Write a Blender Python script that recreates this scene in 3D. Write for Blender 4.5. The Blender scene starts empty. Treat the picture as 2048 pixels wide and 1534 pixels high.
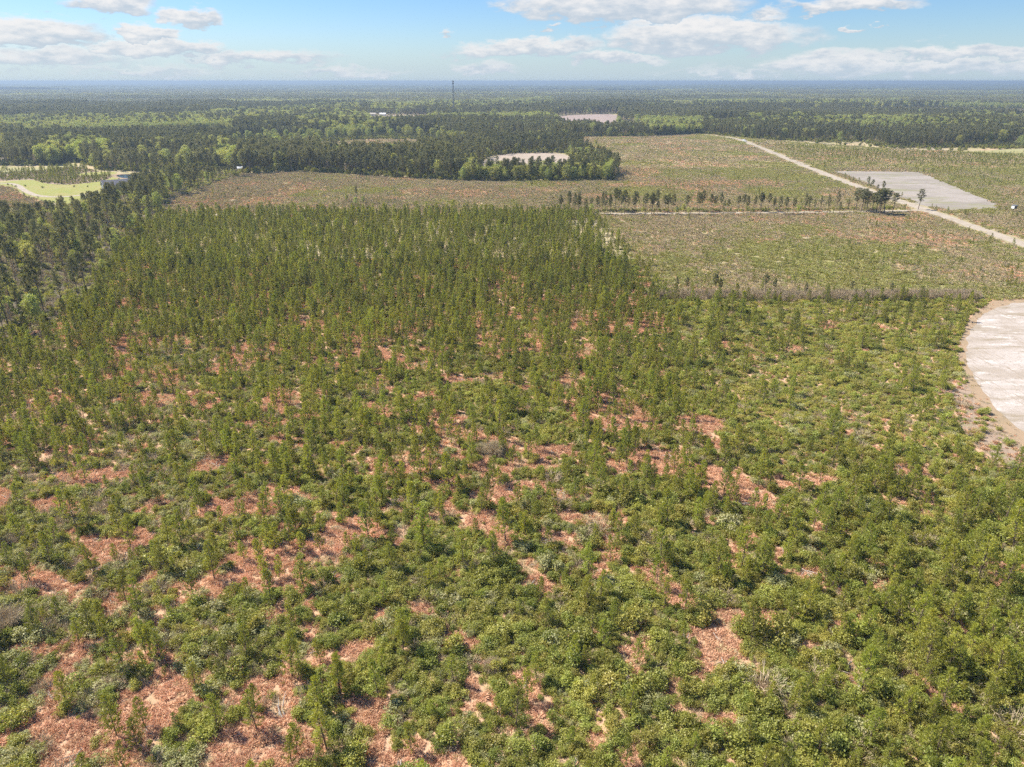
import bpy, math, random
import numpy as np
from mathutils import Vector

# ------------------------------------------------------------------ camera, world, sun, exposure
SC = bpy.context.scene
COL = SC.collection
H, F, CX, CY = 70.0, 1419.0, 1024.0, 767.0          # drone height, focal length / centre of the 2048 px photograph
PITCH = math.atan(605.0 / F)
SP, CP = math.sin(PITCH), math.cos(PITCH)

cam_d = bpy.data.cameras.new('camera')
cam_d.sensor_fit = 'HORIZONTAL'
cam_d.sensor_width = 36.0
cam_d.lens = 36.0 * F / 2048.0
cam_d.clip_start = 1.0
cam_d.clip_end = 200000.0
cam = bpy.data.objects.new('camera', cam_d)
cam.location = (0, 0, H)
cam.rotation_euler = (math.pi / 2 - PITCH, 0, 0)
COL.objects.link(cam)
SC.camera = cam

SUN_EL = math.radians(50)
SUN_AZ = math.radians(-66)          # measured from +Y (view direction) towards +X: the sun stands ahead and to the left
sdir = Vector((math.sin(SUN_AZ) * math.cos(SUN_EL), math.cos(SUN_AZ) * math.cos(SUN_EL), math.sin(SUN_EL)))
sun_d = bpy.data.lights.new('sun', 'SUN')
sun_d.energy = 5.0
sun_d.angle = math.radians(0.53)
sun_d.color = (1.0, 0.93, 0.82)
sun = bpy.data.objects.new('sun', sun_d)
sun.location = (-200, 200, 400)
sun.rotation_euler = (-sdir).to_track_quat('-Z', 'Y').to_euler()
COL.objects.link(sun)

SC.view_settings.view_transform = 'Standard'
SC.view_settings.look = 'None'
SC.view_settings.gamma = 1.0
SC.view_settings.exposure = 1.0
SC.view_settings.use_curve_mapping = False
SC.render.engine = 'CYCLES'
SC.cycles.max_bounces = 5
SC.cycles.diffuse_bounces = 3
SC.cycles.glossy_bounces = 2
SC.cycles.transmission_bounces = 3
SC.cycles.volume_bounces = 0
SC.cycles.transparent_max_bounces = 4
SC.cycles.caustics_reflective = False
SC.cycles.caustics_refractive = False
SC.cycles.use_denoising = False
SC.cycles.use_adaptive_sampling = True
SC.cycles.adaptive_threshold = 0.03


class NT:
    """small helper for node trees"""
    def __init__(self, tree):
        self.t = tree
        tree.nodes.clear()

    def n(self, typ, **kw):
        nd = self.t.nodes.new(typ)
        for k, v in kw.items():
            setattr(nd, k, v)
        return nd

    def link(self, a, b):
        self.t.links.new(a, b)

    def val(self, sock, v):
        if hasattr(v, 'is_linked') or hasattr(v, 'links'):
            self.link(v, sock)
        else:
            sock.default_value = v

    def m(self, op, a, b=0.0, c=None, clamp=False):
        nd = self.n('ShaderNodeMath', operation=op, use_clamp=clamp)
        self.val(nd.inputs[0], a)
        self.val(nd.inputs[1], b)
        if c is not None:
            self.val(nd.inputs[2], c)
        return nd.outputs[0]

    def mix(self, fac, a, b, blend='MIX'):
        nd = self.n('ShaderNodeMix', data_type='RGBA', blend_type=blend)
        self.val(nd.inputs[0], fac)
        for s, v in ((nd.inputs[6], a), (nd.inputs[7], b)):
            if isinstance(v, (tuple, list)):
                s.default_value = (*v[:3], 1.0)
            else:
                self.link(v, s)
        return nd.outputs[2]

    def smooth(self, x, lo, hi):
        nd = self.n('ShaderNodeMapRange', interpolation_type='SMOOTHSTEP')
        self.val(nd.inputs[0], x)
        self.val(nd.inputs[1], lo)
        self.val(nd.inputs[2], hi)
        return nd.outputs[0]

    def noise(self, vec, scale, detail=4, rough=0.55, dist=0.0):
        nd = self.n('ShaderNodeTexNoise')
        if vec is not None:
            self.link(vec, nd.inputs['Vector'])
        nd.inputs['Scale'].default_value = scale
        nd.inputs['Detail'].default_value = detail
        nd.inputs['Roughness'].default_value = rough
        nd.inputs['Distortion'].default_value = dist
        return nd.outputs[0]


world = bpy.data.worlds.new('World')
SC.world = world
world.use_nodes = True


def build_world():
    w = NT(world.node_tree)
    out = w.n('ShaderNodeOutputWorld')
    bg = w.n('ShaderNodeBackground')
    sky = w.n('ShaderNodeTexSky', sky_type='NISHITA', sun_disc=False)
    sky.sun_elevation = SUN_EL
    sky.sun_rotation = SUN_AZ
    sky.altitude = 50
    sky.air_density = 1.0
    sky.dust_density = 0.35
    sky.ozone_density = 1.6
    hs = w.n('ShaderNodeHueSaturation')
    hs.inputs['Saturation'].default_value = SKY_SAT
    hs.inputs['Value'].default_value = SKY_VAL
    w.link(w.mix(1.0, sky.outputs[0], SKY_TINT, 'MULTIPLY'), hs.inputs['Color'])
    tc = w.n('ShaderNodeTexCoord')
    sep = w.n('ShaderNodeSeparateXYZ')
    w.link(tc.outputs['Generated'], sep.inputs[0])
    az = w.m('MULTIPLY', w.m('ARCTAN2', sep.outputs[0], sep.outputs[1]), 57.29578)
    el = w.m('MULTIPLY', w.m('ARCSINE', sep.outputs[2]), 57.29578)
    # cloud coordinates in degrees, stretched sideways, with turbulence
    comb = w.n('ShaderNodeCombineXYZ')
    w.link(w.m('MULTIPLY', az, 0.55), comb.inputs[0])
    w.link(w.m('MULTIPLY', el, 1.5), comb.inputs[1])
    v = comb.outputs[0]
    n1 = w.noise(v, 0.33, 6, 0.6)
    n2 = w.noise(v, 0.9, 6, 0.62)
    off = w.n('ShaderNodeVectorMath', operation='ADD')
    w.link(v, off.inputs[0])
    off.inputs[1].default_value = (31.7, 12.3, 5.1)
    n3 = w.noise(off.outputs[0], 0.5, 5, 0.58)
    n4 = w.noise(off.outputs[0], 1.9, 5, 0.6)
    daz = w.m('ADD', w.m('MULTIPLY', w.m('SUBTRACT', n1, 0.5), 9.0), w.m('MULTIPLY', w.m('SUBTRACT', n2, 0.5), 3.0))
    de = w.m('ADD', w.m('MULTIPLY', w.m('SUBTRACT', n3, 0.5), 2.2), w.m('MULTIPLY', w.m('SUBTRACT', n2, 0.5), 1.5))
    de = w.m('ADD', de, w.m('MULTIPLY', w.m('SUBTRACT', n4, 0.5), 0.9))
    a2 = w.m('ADD', az, daz)
    e2 = w.m('ADD', el, de)
    dens = None
    lit = None
    for (u, vv, ru, rv, strength) in CLOUDS:
        ray = (u - CX) / F, CP - (vv - CY) / F * SP, -SP - (vv - CY) / F * CP
        ca = math.degrees(math.atan2(ray[0], ray[1]))
        ce = math.degrees(math.atan2(ray[2], math.hypot(ray[0], ray[1])))
        ra = math.degrees(ru / F)
        re = math.degrees(rv / F)
        x = w.m('DIVIDE', w.m('SUBTRACT', a2, ca), ra)
        y = w.m('DIVIDE', w.m('SUBTRACT', e2, ce), re)
        yy = w.m('MAXIMUM', y, w.m('MULTIPLY', y, -1.5))            # flatter underside
        r = w.m('SQRT', w.m('ADD', w.m('MULTIPLY', x, x), w.m('MULTIPLY', yy, yy)))
        d = w.m('MULTIPLY', w.m('SUBTRACT', 1.15, r), strength)
        l = w.m('MULTIPLY', y, w.m('GREATER_THAN', d, 0.0))
        if dens is None:
            dens, lit = d, l
        else:
            big = w.m('GREATER_THAN', d, dens)
            nd = w.n('ShaderNodeMix', data_type='FLOAT')
            w.link(big, nd.inputs[0])
            w.link(lit, nd.inputs[2])
            w.link(l, nd.inputs[3])
            lit = nd.outputs[0]
            dens = w.m('MAXIMUM', dens, d)
    # scattered fair-weather clouds over the rest of the sky
    zc = w.m('MAXIMUM', sep.outputs[2], 0.05)
    c2 = w.n('ShaderNodeCombineXYZ')
    w.link(w.m('DIVIDE', sep.outputs[0], zc), c2.inputs[0])
    w.link(w.m('DIVIDE', sep.outputs[1], zc), c2.inputs[1])
    gen = w.noise(c2.outputs[0], 0.9, 7, 0.58)
    gd = w.m('MULTIPLY', w.smooth(gen, 0.52, 0.67), w.smooth(el, 8.0, 13.0))
    alpha = w.smooth(w.m('ADD', dens, w.m('MULTIPLY', w.m('SUBTRACT', n2, 0.5), 0.55)), 0.07, 0.50)
    alpha = w.m('MULTIPLY', alpha, 0.94)
    alpha = w.m('MAXIMUM', alpha, w.m('MULTIPLY', gd, 0.85))
    shade = w.m('ADD', w.m('MULTIPLY', lit, 0.62), w.m('MULTIPLY', w.m('SUBTRACT', n2, 0.5), 1.1))
    shade = w.m('ADD', shade, w.m('MULTIPLY', w.m('SUBTRACT', n4, 0.5), 0.55))
    shade = w.smooth(shade, -0.40, 0.52)
    ccol = w.mix(shade, CLOUD_DARK, CLOUD_LIGHT)
    # pale moist air towards the horizon
    hz = w.m('POWER', w.m('SUBTRACT', 1.0, w.smooth(el, -0.5, 4.5)), 1.6)
    skyc = w.mix(w.m('MULTIPLY', hz, 0.72), hs.outputs[0], HORIZON)
    ccol = w.mix(w.m('MULTIPLY', hz, 0.35), ccol, HORIZON)
    colr = w.mix(alpha, skyc, ccol)
    w.link(colr, bg.inputs[0])
    bg.inputs[1].default_value = SKY_STRENGTH
    w.link(bg.outputs[0], out.inputs[0])


SKY_STRENGTH = 0.10
SKY_SAT = 1.16
SKY_TINT = (0.68, 0.80, 1.02)
SKY_VAL = 0.72
HORIZON = (2.6, 3.35, 4.05)
CLOUD_LIGHT = (4.6, 4.5, 4.45)
CLOUD_DARK = (2.75, 3.15, 3.6)
# (u, v, half width, half height, strength) of the clouds of the photograph, turned into directions of the sky
CLOUDS = [
    (70, 72, 115, 30, 1.0), (215, 8, 85, 26, 1.0), (372, 38, 48, 20, 0.9), (296, 72, 32, 19, 0.95),
    (330, 98, 130, 20, 0.9), (100, 118, 190, 26, 0.62), (520, 118, 150, 20, 0.7), (700, 148, 130, 14, 0.5),
    (300, 143, 170, 15, 0.42), (1250, 12, 235, 42, 1.15), (1400, 78, 200, 38, 1.15), (1050, 100, 145, 22, 0.95),
    (1225, 120, 95, 17, 0.8), (975, 138, 55, 15, 0.6), (1700, 8, 115, 18, 0.9), (1690, 130, 140, 25, 0.85),
    (1950, 105, 180, 17, 0.75), (1900, 138, 190, 22, 0.7), (1480, 148, 170, 12, 0.45), (2060, 130, 50, 20, 0.9),
    (1725, 62, 18, 8, 0.8), (1540, 30, 50, 12, 0.55), (875, 73, 18, 7, 0.6), (1090, 57, 20, 8, 0.6),
]
build_world()

# ------------------------------------------------------------------ helpers
RNG = np.random.default_rng(7)


def px2g(u, v, z=0.0):
    """a point of the photograph back to the plane z"""
    t = (v - CY) / F
    d = ((u - CX) / F, CP - t * SP, -SP - t * CP)
    s = (z - H) / d[2]
    return d[0] * s, d[1] * s


def g2px(x, y, z=0.0):
    dz = z - H
    depth = y * CP - dz * SP
    up = y * SP + dz * CP
    depth = np.maximum(depth, 0.5)
    return CX + F * x / depth, CY - F * up / depth, depth


def inpoly(u, v, poly):
    p = np.asarray(poly, float)
    inside = np.zeros(np.shape(u), bool)
    j = len(p) - 1
    for i in range(len(p)):
        xi, yi, xj, yj = p[i, 0], p[i, 1], p[j, 0], p[j, 1]
        c = ((yi > v) != (yj > v)) & (u < (xj - xi) * (v - yi) / (yj - yi + 1e-12) + xi)
        inside ^= c
        j = i
    return inside


def vnoise(x, y, seed=0):
    xi = np.floor(x).astype(np.int64)
    yi = np.floor(y).astype(np.int64)
    fx, fy = x - xi, y - yi
    fx = fx * fx * (3 - 2 * fx)
    fy = fy * fy * (3 - 2 * fy)

    def h(a, b):
        n = (a * 374761393 + b * 668265263 + seed * 1442695041) & 0xFFFFFFFF
        n = ((n ^ (n >> 13)) * 1274126177) & 0xFFFFFFFF
        return ((n ^ (n >> 16)) & 0xFFFF) / 65535.0
    return (h(xi, yi) * (1 - fx) + h(xi + 1, yi) * fx) * (1 - fy) + (h(xi, yi + 1) * (1 - fx) + h(xi + 1, yi + 1) * fx) * fy


def fbm(x, y, scale, seed=0, octaves=4, gain=0.5):
    x = np.asarray(x, float) / scale
    y = np.asarray(y, float) / scale
    a, s, t = 1.0, 0.0, 0.0
    for o in range(octaves):
        s = s + a * vnoise(x, y, seed + o * 17)
        t += a
        a *= gain
        x, y = x * 2.03 + 3.1, y * 2.03 - 1.7
    return s / t


def sstep(x, lo, hi):
    t = np.clip((x - lo) / (hi - lo), 0, 1)
    return t * t * (3 - 2 * t)


def norm(a):
    return a / np.maximum(np.linalg.norm(a, axis=-1, keepdims=True), 1e-9)


def quad_mesh(name, parts, mats):
    """parts: list of (verts (N,4,3), material index) -> one mesh of quads"""
    vs = np.concatenate([p[0].reshape(-1, 3) for p in parts])
    mi = np.concatenate([np.full(p[0].reshape(-1, 3).shape[0] // 4, p[1], np.int32) for p in parts])
    me = bpy.data.meshes.new(name)
    nf = len(vs) // 4
    me.vertices.add(len(vs))
    me.vertices.foreach_set('co', vs.astype(np.float32).ravel())
    me.loops.add(nf * 4)
    me.loops.foreach_set('vertex_index', np.arange(nf * 4, dtype=np.int32))
    me.polygons.add(nf)
    me.polygons.foreach_set('loop_start', np.arange(nf, dtype=np.int32) * 4)
    me.polygons.foreach_set('loop_total', np.full(nf, 4, np.int32))
    me.polygons.foreach_set('material_index', mi)
    for m in mats:
        me.materials.append(m)
    me.update(calc_edges=True)
    return me


def kites(c, d, L, W, rng, face=None, jit=0.55):
    """leaf / needle shaped quads: base point c, direction d, length L, width W"""
    n = len(c)
    L = np.broadcast_to(np.asarray(L, float), (n,))[:, None]
    W = np.broadcast_to(np.asarray(W, float), (n,))[:, None]
    d = norm(d)
    f = rng.normal(size=(n, 3)) if face is None else np.asarray(face, float) + jit * rng.normal(size=(n, 3))
    s = norm(np.cross(d, f))
    q = np.empty((n, 4, 3))
    q[:, 0] = c
    q[:, 1] = c + d * L * 0.55 + s * W / 2
    q[:, 2] = c + d * L
    q[:, 3] = c + d * L * 0.55 - s * W / 2
    return q


def tube(pts, rad, sides=5):
    pts = np.asarray(pts, float)
    rad = np.asarray(rad, float)
    t = norm(np.gradient(pts, axis=0))
    ref = np.array([1.0, 0.13, 0.07]) if abs(t[0][2]) > 0.6 else np.array([0.0, 0.1, 1.0])
    a = norm(np.cross(t, ref))
    b = np.cross(t, a)
    ang = np.arange(sides) * 2 * math.pi / sides
    ring = pts[:, None] + rad[:, None, None] * (np.cos(ang)[None, :, None] * a[:, None] + np.sin(ang)[None, :, None] * b[:, None])
    q = []
    for i in range(len(pts) - 1):
        r0, r1 = ring[i], ring[i + 1]
        q.append(np.stack([r0, np.roll(r0, -1, 0), np.roll(r1, -1, 0), r1], 1))
    return np.concatenate(q)


def box_quads(x0, x1, y0, y1, z0, z1):
    v = np.array([(x, y, z) for z in (z0, z1) for y in (y0, y1) for x in (x0, x1)], float)
    f = [(0, 2, 3, 1), (4, 5, 7, 6), (0, 1, 5, 4), (1, 3, 7, 5), (3, 2, 6, 7), (2, 0, 4, 6)]
    return v[np.array(f)]


# ------------------------------------------------------------------ materials
def new_mat(name):
    m = bpy.data.materials.new(name)
    m.use_nodes = True
    return m, NT(m.node_tree)


def leaf_mat(name, dark, light, trans=0.35, hue=0.03, gloss=0.25, tint_c=None):
    """foliage: colour from the plant's own tint, a random plant value and a random leaf value"""
    m, w = new_mat(name)
    out = w.n('ShaderNodeOutputMaterial')
    at = w.n('ShaderNodeAttribute', attribute_type='INSTANCER', attribute_name='tint')
    oi = w.n('ShaderNodeObjectInfo')
    geo = w.n('ShaderNodeNewGeometry')
    isl = geo.outputs['Random Per Island']
    f = w.m('ADD', w.m('MULTIPLY', at.outputs['Fac'], 0.62), w.m('MULTIPLY', isl, 0.38))
    c = w.mix(f, dark, light)
    hs = w.n('ShaderNodeHueSaturation')
    w.link(w.m('ADD', 0.5 - hue / 2, w.m('MULTIPLY', oi.outputs['Random'], hue)), hs.inputs['Hue'])
    w.link(w.m('ADD', 0.82, w.m('MULTIPLY', isl, 0.36)), hs.inputs['Value'])
    hs.inputs['Saturation'].default_value = 1.0
    w.link(c, hs.inputs['Color'])
    d = w.n('ShaderNodeBsdfDiffuse')
    w.link(hs.outputs[0], d.inputs[0])
    t = w.n('ShaderNodeBsdfTranslucent')
    tc = w.mix(1.0, hs.outputs[0], tint_c or (1.15, 1.1, 0.55), 'MULTIPLY')
    w.link(tc, t.inputs[0])
    mx = w.n('ShaderNodeMixShader')
    mx.inputs[0].default_value = trans
    w.link(d.outputs[0], mx.inputs[1])
    w.link(t.outputs[0], mx.inputs[2])
    res = mx.outputs[0]
    if gloss > 0:
        g = w.n('ShaderNodeBsdfGlossy')
        g.inputs['Roughness'].default_value = 0.45
        g.inputs['Color'].default_value = (1.0, 0.97, 0.88, 1)
        m2 = w.n('ShaderNodeMixShader')
        m2.inputs[0].default_value = 0.10 * gloss
        w.link(res, m2.inputs[1])
        w.link(g.outputs[0], m2.inputs[2])
        res = m2.outputs[0]
    w.link(res, out.inputs[0])
    return m


def plain_mat(name, color, rough=0.9, noise_scale=None, amount=0.25, metallic=0.0):
    m, w = new_mat(name)
    out = w.n('ShaderNodeOutputMaterial')
    p = w.n('ShaderNodeBsdfPrincipled')
    p.inputs['Roughness'].default_value = rough
    p.inputs['Metallic'].default_value = metallic
    if noise_scale:
        geo = w.n('ShaderNodeNewGeometry')
        nz = w.noise(geo.outputs['Position'], noise_scale, 5)
        lo = tuple(c * (1 - amount) for c in color)
        hi = tuple(c * (1 + amount) for c in color)
        w.link(w.mix(w.smooth(nz, 0.3, 0.7), lo, hi), p.inputs['Base Color'])
    else:
        p.inputs['Base Color'].default_value = (*color, 1)
    w.link(p.outputs[0], out.inputs[0])
    return m


def ground_mat(name, layers, base, bump=0.3, stretch=None):
    """layers: (noise scale 1/m, lo, hi, colour) laid one over the other"""
    m, w = new_mat(name)
    out = w.n('ShaderNodeOutputMaterial')
    p = w.n('ShaderNodeBsdfPrincipled')
    p.inputs['Roughness'].default_value = 0.95
    p.inputs['Specular IOR Level'].default_value = 0.15
    geo = w.n('ShaderNodeNewGeometry')
    pos = geo.outputs['Position']
    c = base
    if isinstance(c, tuple):
        rgb = w.n('ShaderNodeRGB')
        rgb.outputs[0].default_value = (*base, 1)
        c = rgb.outputs[0]
    for i, L in enumerate(layers):
        sc, lo, hi, colr = L[:4]
        mp = w.n('ShaderNodeMapping')
        mp.inputs['Location'].default_value = (i * 37.3, i * -19.1, i * 7.7)
        if len(L) > 4:
            mp.inputs['Rotation'].default_value = (0, 0, L[4])
            mp.inputs['Scale'].default_value = L[5]
        w.link(pos, mp.inputs['Vector'])
        nz = w.noise(mp.outputs[0], sc, 6, 0.6)
        c = w.mix(w.smooth(nz, lo, hi), c, colr)
    w.link(c, p.inputs['Base Color'])
    if bump:
        b = w.n('ShaderNodeBump')
        b.inputs['Strength'].default_value = bump
        b.inputs['Distance'].default_value = 0.2
        w.link(w.noise(pos, 2.5, 6, 0.65), b.inputs['Height'])
        w.link(b.outputs[0], p.inputs['Normal'])
    w.link(p.outputs[0], out.inputs[0])
    return m


M = {}
M['pine'] = leaf_mat('young_pine_needles', (0.155, 0.165, 0.045), (0.45, 0.475, 0.08), 0.48)
M['bigpine'] = leaf_mat('mature_pine_needles', (0.10, 0.108, 0.05), (0.285, 0.275, 0.12), 0.38, 0.03)
M['shrub'] = leaf_mat('evergreen_shrub_leaves', (0.15, 0.17, 0.036), (0.51, 0.50, 0.12), 0.42, 0.05, 0.2)
M['pale'] = leaf_mat('pale_shrub_leaves', (0.30, 0.30, 0.13), (0.52, 0.51, 0.27), 0.38, 0.03, 0.15)
M['decid'] = leaf_mat('spring_leaves', (0.26, 0.285, 0.09), (0.50, 0.53, 0.16), 0.45, 0.04)
M['fern'] = leaf_mat('dead_bracken_fronds', (0.48, 0.285, 0.175), (0.88, 0.585, 0.395), 0.25, 0.012, 0.0, (1.0, 0.9, 0.8))
M['straw'] = leaf_mat('straw_grass', (0.46, 0.375, 0.21), (0.72, 0.60, 0.37), 0.28, 0.02, 0.0, (1.0, 0.95, 0.8))
M['olive'] = leaf_mat('olive_scrub', (0.22, 0.215, 0.08), (0.42, 0.40, 0.15), 0.35, 0.03, 0.1)
M['twig'] = leaf_mat('grey_twigs', (0.36, 0.285, 0.175), (0.55, 0.45, 0.315), 0.05, 0.02, 0.0, (1, 1, 1))
M['bark'] = plain_mat('pine_bark', (0.16, 0.115, 0.085), 0.95, 6.0, 0.35)
M['deadwood'] = plain_mat('silvered_deadwood', (0.34, 0.31, 0.28), 0.9, 4.0, 0.25)
M['greybark'] = plain_mat('grey_bark', (0.23, 0.205, 0.18), 0.95, 5.0, 0.3)


# ------------------------------------------------------------------ plant prototypes (mesh data)
def pine_parts(seed, h=4.6, whorls=9, reach=1.05, base=0.14, tufts=4, need=10, nl=0.34, nw=0.06):
    r = np.random.default_rng(seed)
    lean = r.normal(0, 0.04, 2)
    zz = np.linspace(0, h, 7)
    px = lean[0] * zz + 0.05 * np.sin(zz * 1.3 + r.uniform(0, 6))
    py = lean[1] * zz + 0.05 * np.cos(zz * 1.1 + r.uniform(0, 6))
    px -= px[0]
    py -= py[0]
    wood = [tube(np.stack([px, py, zz], 1), 0.062 * h / 4.6 * (1 - 0.86 * zz / h) + 0.004, 6)]
    cs, ds, Ls = [], [], []
    for k in range(whorls):
        f = base + (0.96 - base) * (k / (whorls - 1)) ** 0.9
        z = f * h
        nb = r.integers(4, 7)
        a0 = r.uniform(0, 6.28)
        ln = reach * (1.0 - f) ** 0.75 * (1.15 if f > 0.3 else 0.75 + f) + 0.16
        for b in range(nb):
            if r.random() < 0.10:
                continue
            a = a0 + b * 6.283 / nb + r.normal(0, 0.25)
            up = 0.38 + 1.0 * f + r.normal(0, 0.15)
            l = ln * r.uniform(0.65, 1.2)
            p0 = np.array([np.interp(z, zz, px), np.interp(z, zz, py), z])
            d = np.array([math.cos(a), math.sin(a), up])
            d /= np.linalg.norm(d)
            tip = p0 + d * l + np.array([0, 0, 0.12 * l])
            if l > 0.45:
                wood.append(tube([p0, (p0 + tip) / 2 - [0, 0, 0.04 * l], tip], [0.018, 0.012, 0.004], 3))
            nt = max(2, int(round(tufts * l / reach + 0.8)))
            for q in range(nt):
                s = 0.35 + 0.65 * (q + 1) / nt
                c = p0 + (tip - p0) * s + r.normal(0, 0.05, 3)
                n = need
                dd = d * 0.9 + np.array([0, 0, 0.45]) + r.normal(0, 0.75, (n, 3))
                cs.append(np.repeat(c[None], n, 0))
                ds.append(dd)
                Ls.append(r.uniform(0.7, 1.15, n) * nl)
    for z, n in ((0.97 * h, 12), (1.0 * h, 14)):
        cs.append(np.repeat(np.array([[px[-1], py[-1], z]]), n, 0))
        ds.append(r.normal(0, 0.5, (n, 3)) + [0, 0, 1.0])
        Ls.append(r.uniform(0.7, 1.2, n) * nl)
    c, d, L = np.concatenate(cs), np.concatenate(ds), np.concatenate(Ls)
    out = norm(c * [1, 1, 0] + [0, 0, 0.001])
    crown = kites(c, d, L, nw * (L / nl), r, out * 0.7 + [0, 0, 0.7], 0.6)
    return np.concatenate(wood), crown


def shrub_parts(seed, R=1.0, hh=1.1, leaves=950, L=0.135, W=0.085):
    r = np.random.default_rng(seed)
    nl = r.integers(6, 10)
    ang = r.uniform(0, 6.28, nl)
    rad = np.sqrt(r.uniform(0, 1, nl)) * R * 0.66
    lr = r.uniform(0.28, 0.5, nl) * R
    lz = r.uniform(0.25, 0.72, nl) * hh * (1.15 - 0.6 * rad / R)
    cen = np.stack([np.cos(ang) * rad, np.sin(ang) * rad, lz], 1)
    pick = r.integers(0, nl, leaves)
    n = norm(r.normal(size=(leaves, 3)) + [0, 0, 0.45])
    n[:, 2] *= 1.05
    shell = r.uniform(0.62, 1.04, leaves)[:, None]
    c = cen[pick] + n * lr[pick][:, None] * shell
    c[:, 2] = np.maximum(c[:, 2], r.uniform(0.03, 0.3, leaves))
    d = n * 0.45 + r.normal(0, 0.8, (leaves, 3)) + [0, 0, 0.15]
    crown = kites(c, d, r.uniform(0.7, 1.25, leaves) * L, r.uniform(0.7, 1.2, leaves) * W, r, n + [0, 0, 0.4])
    wood = []
    for i in range(nl):
        wood.append(tube([(0.1 * math.cos(ang[i]), 0.1 * math.sin(ang[i]), 0), cen[i] * [0.6, 0.6, 0.5], cen[i]], [0.03, 0.02, 0.008], 3))
    return np.concatenate(wood), crown


def tuft_parts(seed, R=0.5, hh=0.55, blades=150, W=0.07, droop=0.2):
    r = np.random.default_rng(seed)
    a = r.uniform(0, 6.28, blades)
    q = np.sqrt(r.uniform(0, 1, blades)) * R * 0.75
    c = np.stack([np.cos(a) * q, np.sin(a) * q, r.uniform(0, 0.4, blades) * hh * (1 - 0.6 * q / R)], 1)
    d = np.stack([np.cos(a) * (0.25 + q / R), np.sin(a) * (0.25 + q / R), r.uniform(0.05, 0.75, blades)], 1) + r.normal(0, 0.28, (blades, 3))
    d[:, 2] = np.maximum(d[:, 2], -0.02)
    return kites(c, d, r.uniform(0.5, 1.0, blades) * hh * 0.85, r.uniform(0.6, 1.2, blades) * W, r, [0, 0, 1], 0.6)


def twig_parts(seed, R=1.0, hh=1.3, n=160, w=0.02, sub=5):
    r = np.random.default_rng(seed)
    a = r.uniform(0, 6.28, n)
    d = np.stack([np.cos(a), np.sin(a), r.uniform(0.5, 2.2, n)], 1) + r.normal(0, 0.2, (n, 3))
    d = norm(d)
    c = np.stack([np.cos(a), np.sin(a), np.zeros(n)], 1) * (np.sqrt(r.uniform(0, 1, n)) * R * 0.35)[:, None]
    L = r.uniform(0.6, 1.0, n) * hh
    q = [kites(c, d, L, w * 1.6, r)]
    for s in range(sub):
        f = r.uniform(0.35, 0.95, n)[:, None]
        c2 = c + d * L[:, None] * f
        q.append(kites(c2, d + r.normal(0, 0.6, (n, 3)), r.uniform(0.2, 0.45, n) * hh, w, r))
    return np.concatenate(q)


def big_pine_parts(seed, h=18.0, crown_from=0.48, reach=2.5, branches=36, need=20, nl=0.85, nw=0.17):
    r = np.random.default_rng(seed)
    zz = np.linspace(0, h, 8)
    lx, ly = r.normal(0, 0.014, 2)
    px = lx * zz + 0.12 * np.sin(zz * 0.3 + r.uniform(0, 6))
    py = ly * zz + 0.12 * np.sin(zz * 0.27 + r.uniform(0, 6))
    px -= px[0]
    py -= py[0]
    wood = [tube(np.stack([px, py, zz], 1), 0.20 * (1 - 0.8 * zz / h) + 0.02, 7)]
    cs, ds, Ls = [], [], []
    for b in range(branches):
        f = crown_from + (0.98 - crown_from) * (b + r.random()) / branches
        g = (f - crown_from) / (1 - crown_from)
        prof = (0.55 + 1.1 * g) if g < 0.38 else 0.97 * (1 - (g - 0.38) / 0.75) ** 0.7
        l = max(0.5, reach * prof * r.uniform(0.55, 1.2))
        if g < 0.2 and r.random() < 0.35:
            l *= 0.5
        a = b * 2.399 + r.normal(0, 0.4)
        z = f * h
        p0 = np.array([np.interp(z, zz, px), np.interp(z, zz, py), z])
        d = np.array([math.cos(a), math.sin(a), 0.05 + 0.75 * g + r.normal(0, 0.12)])
        d /= np.linalg.norm(d)
        tip = p0 + d * l + [0, 0, 0.1 * l]
        wood.append(tube([p0, p0 + (tip - p0) * 0.5 - [0, 0, 0.04 * l], tip], [0.055, 0.035, 0.012], 3))
        nt = 2 + int(l > 1.4) + int(l > 2.1)
        for q in range(nt):
            c = p0 + (tip - p0) * (0.45 + 0.55 * (q + 1) / nt) + r.normal(0, 0.16, 3)
            n = need
            dd = r.normal(0, 0.8, (n, 3)) + d * 0.35 + [0, 0, 0.45]
            cs.append(np.repeat(c[None], n, 0) + r.normal(0, 0.14, (n, 3)))
            ds.append(dd)
            Ls.append(r.uniform(0.6, 1.15, n) * nl)
    cs.append(np.repeat(np.array([[px[-1], py[-1], h - 0.2]]), 22, 0))
    ds.append(r.normal(0, 0.7, (22, 3)) + [0, 0, 0.8])
    Ls.append(r.uniform(0.6, 1.0, 22) * nl)
    c, d, L = np.concatenate(cs), np.concatenate(ds), np.concatenate(Ls)
    return np.concatenate(wood), kites(c, d, L, nw * L / nl, r, norm(c * [1, 1, 0] + [0, 0, 0.001]) * 0.7 + [0, 0, 0.6], 0.6)


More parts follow.
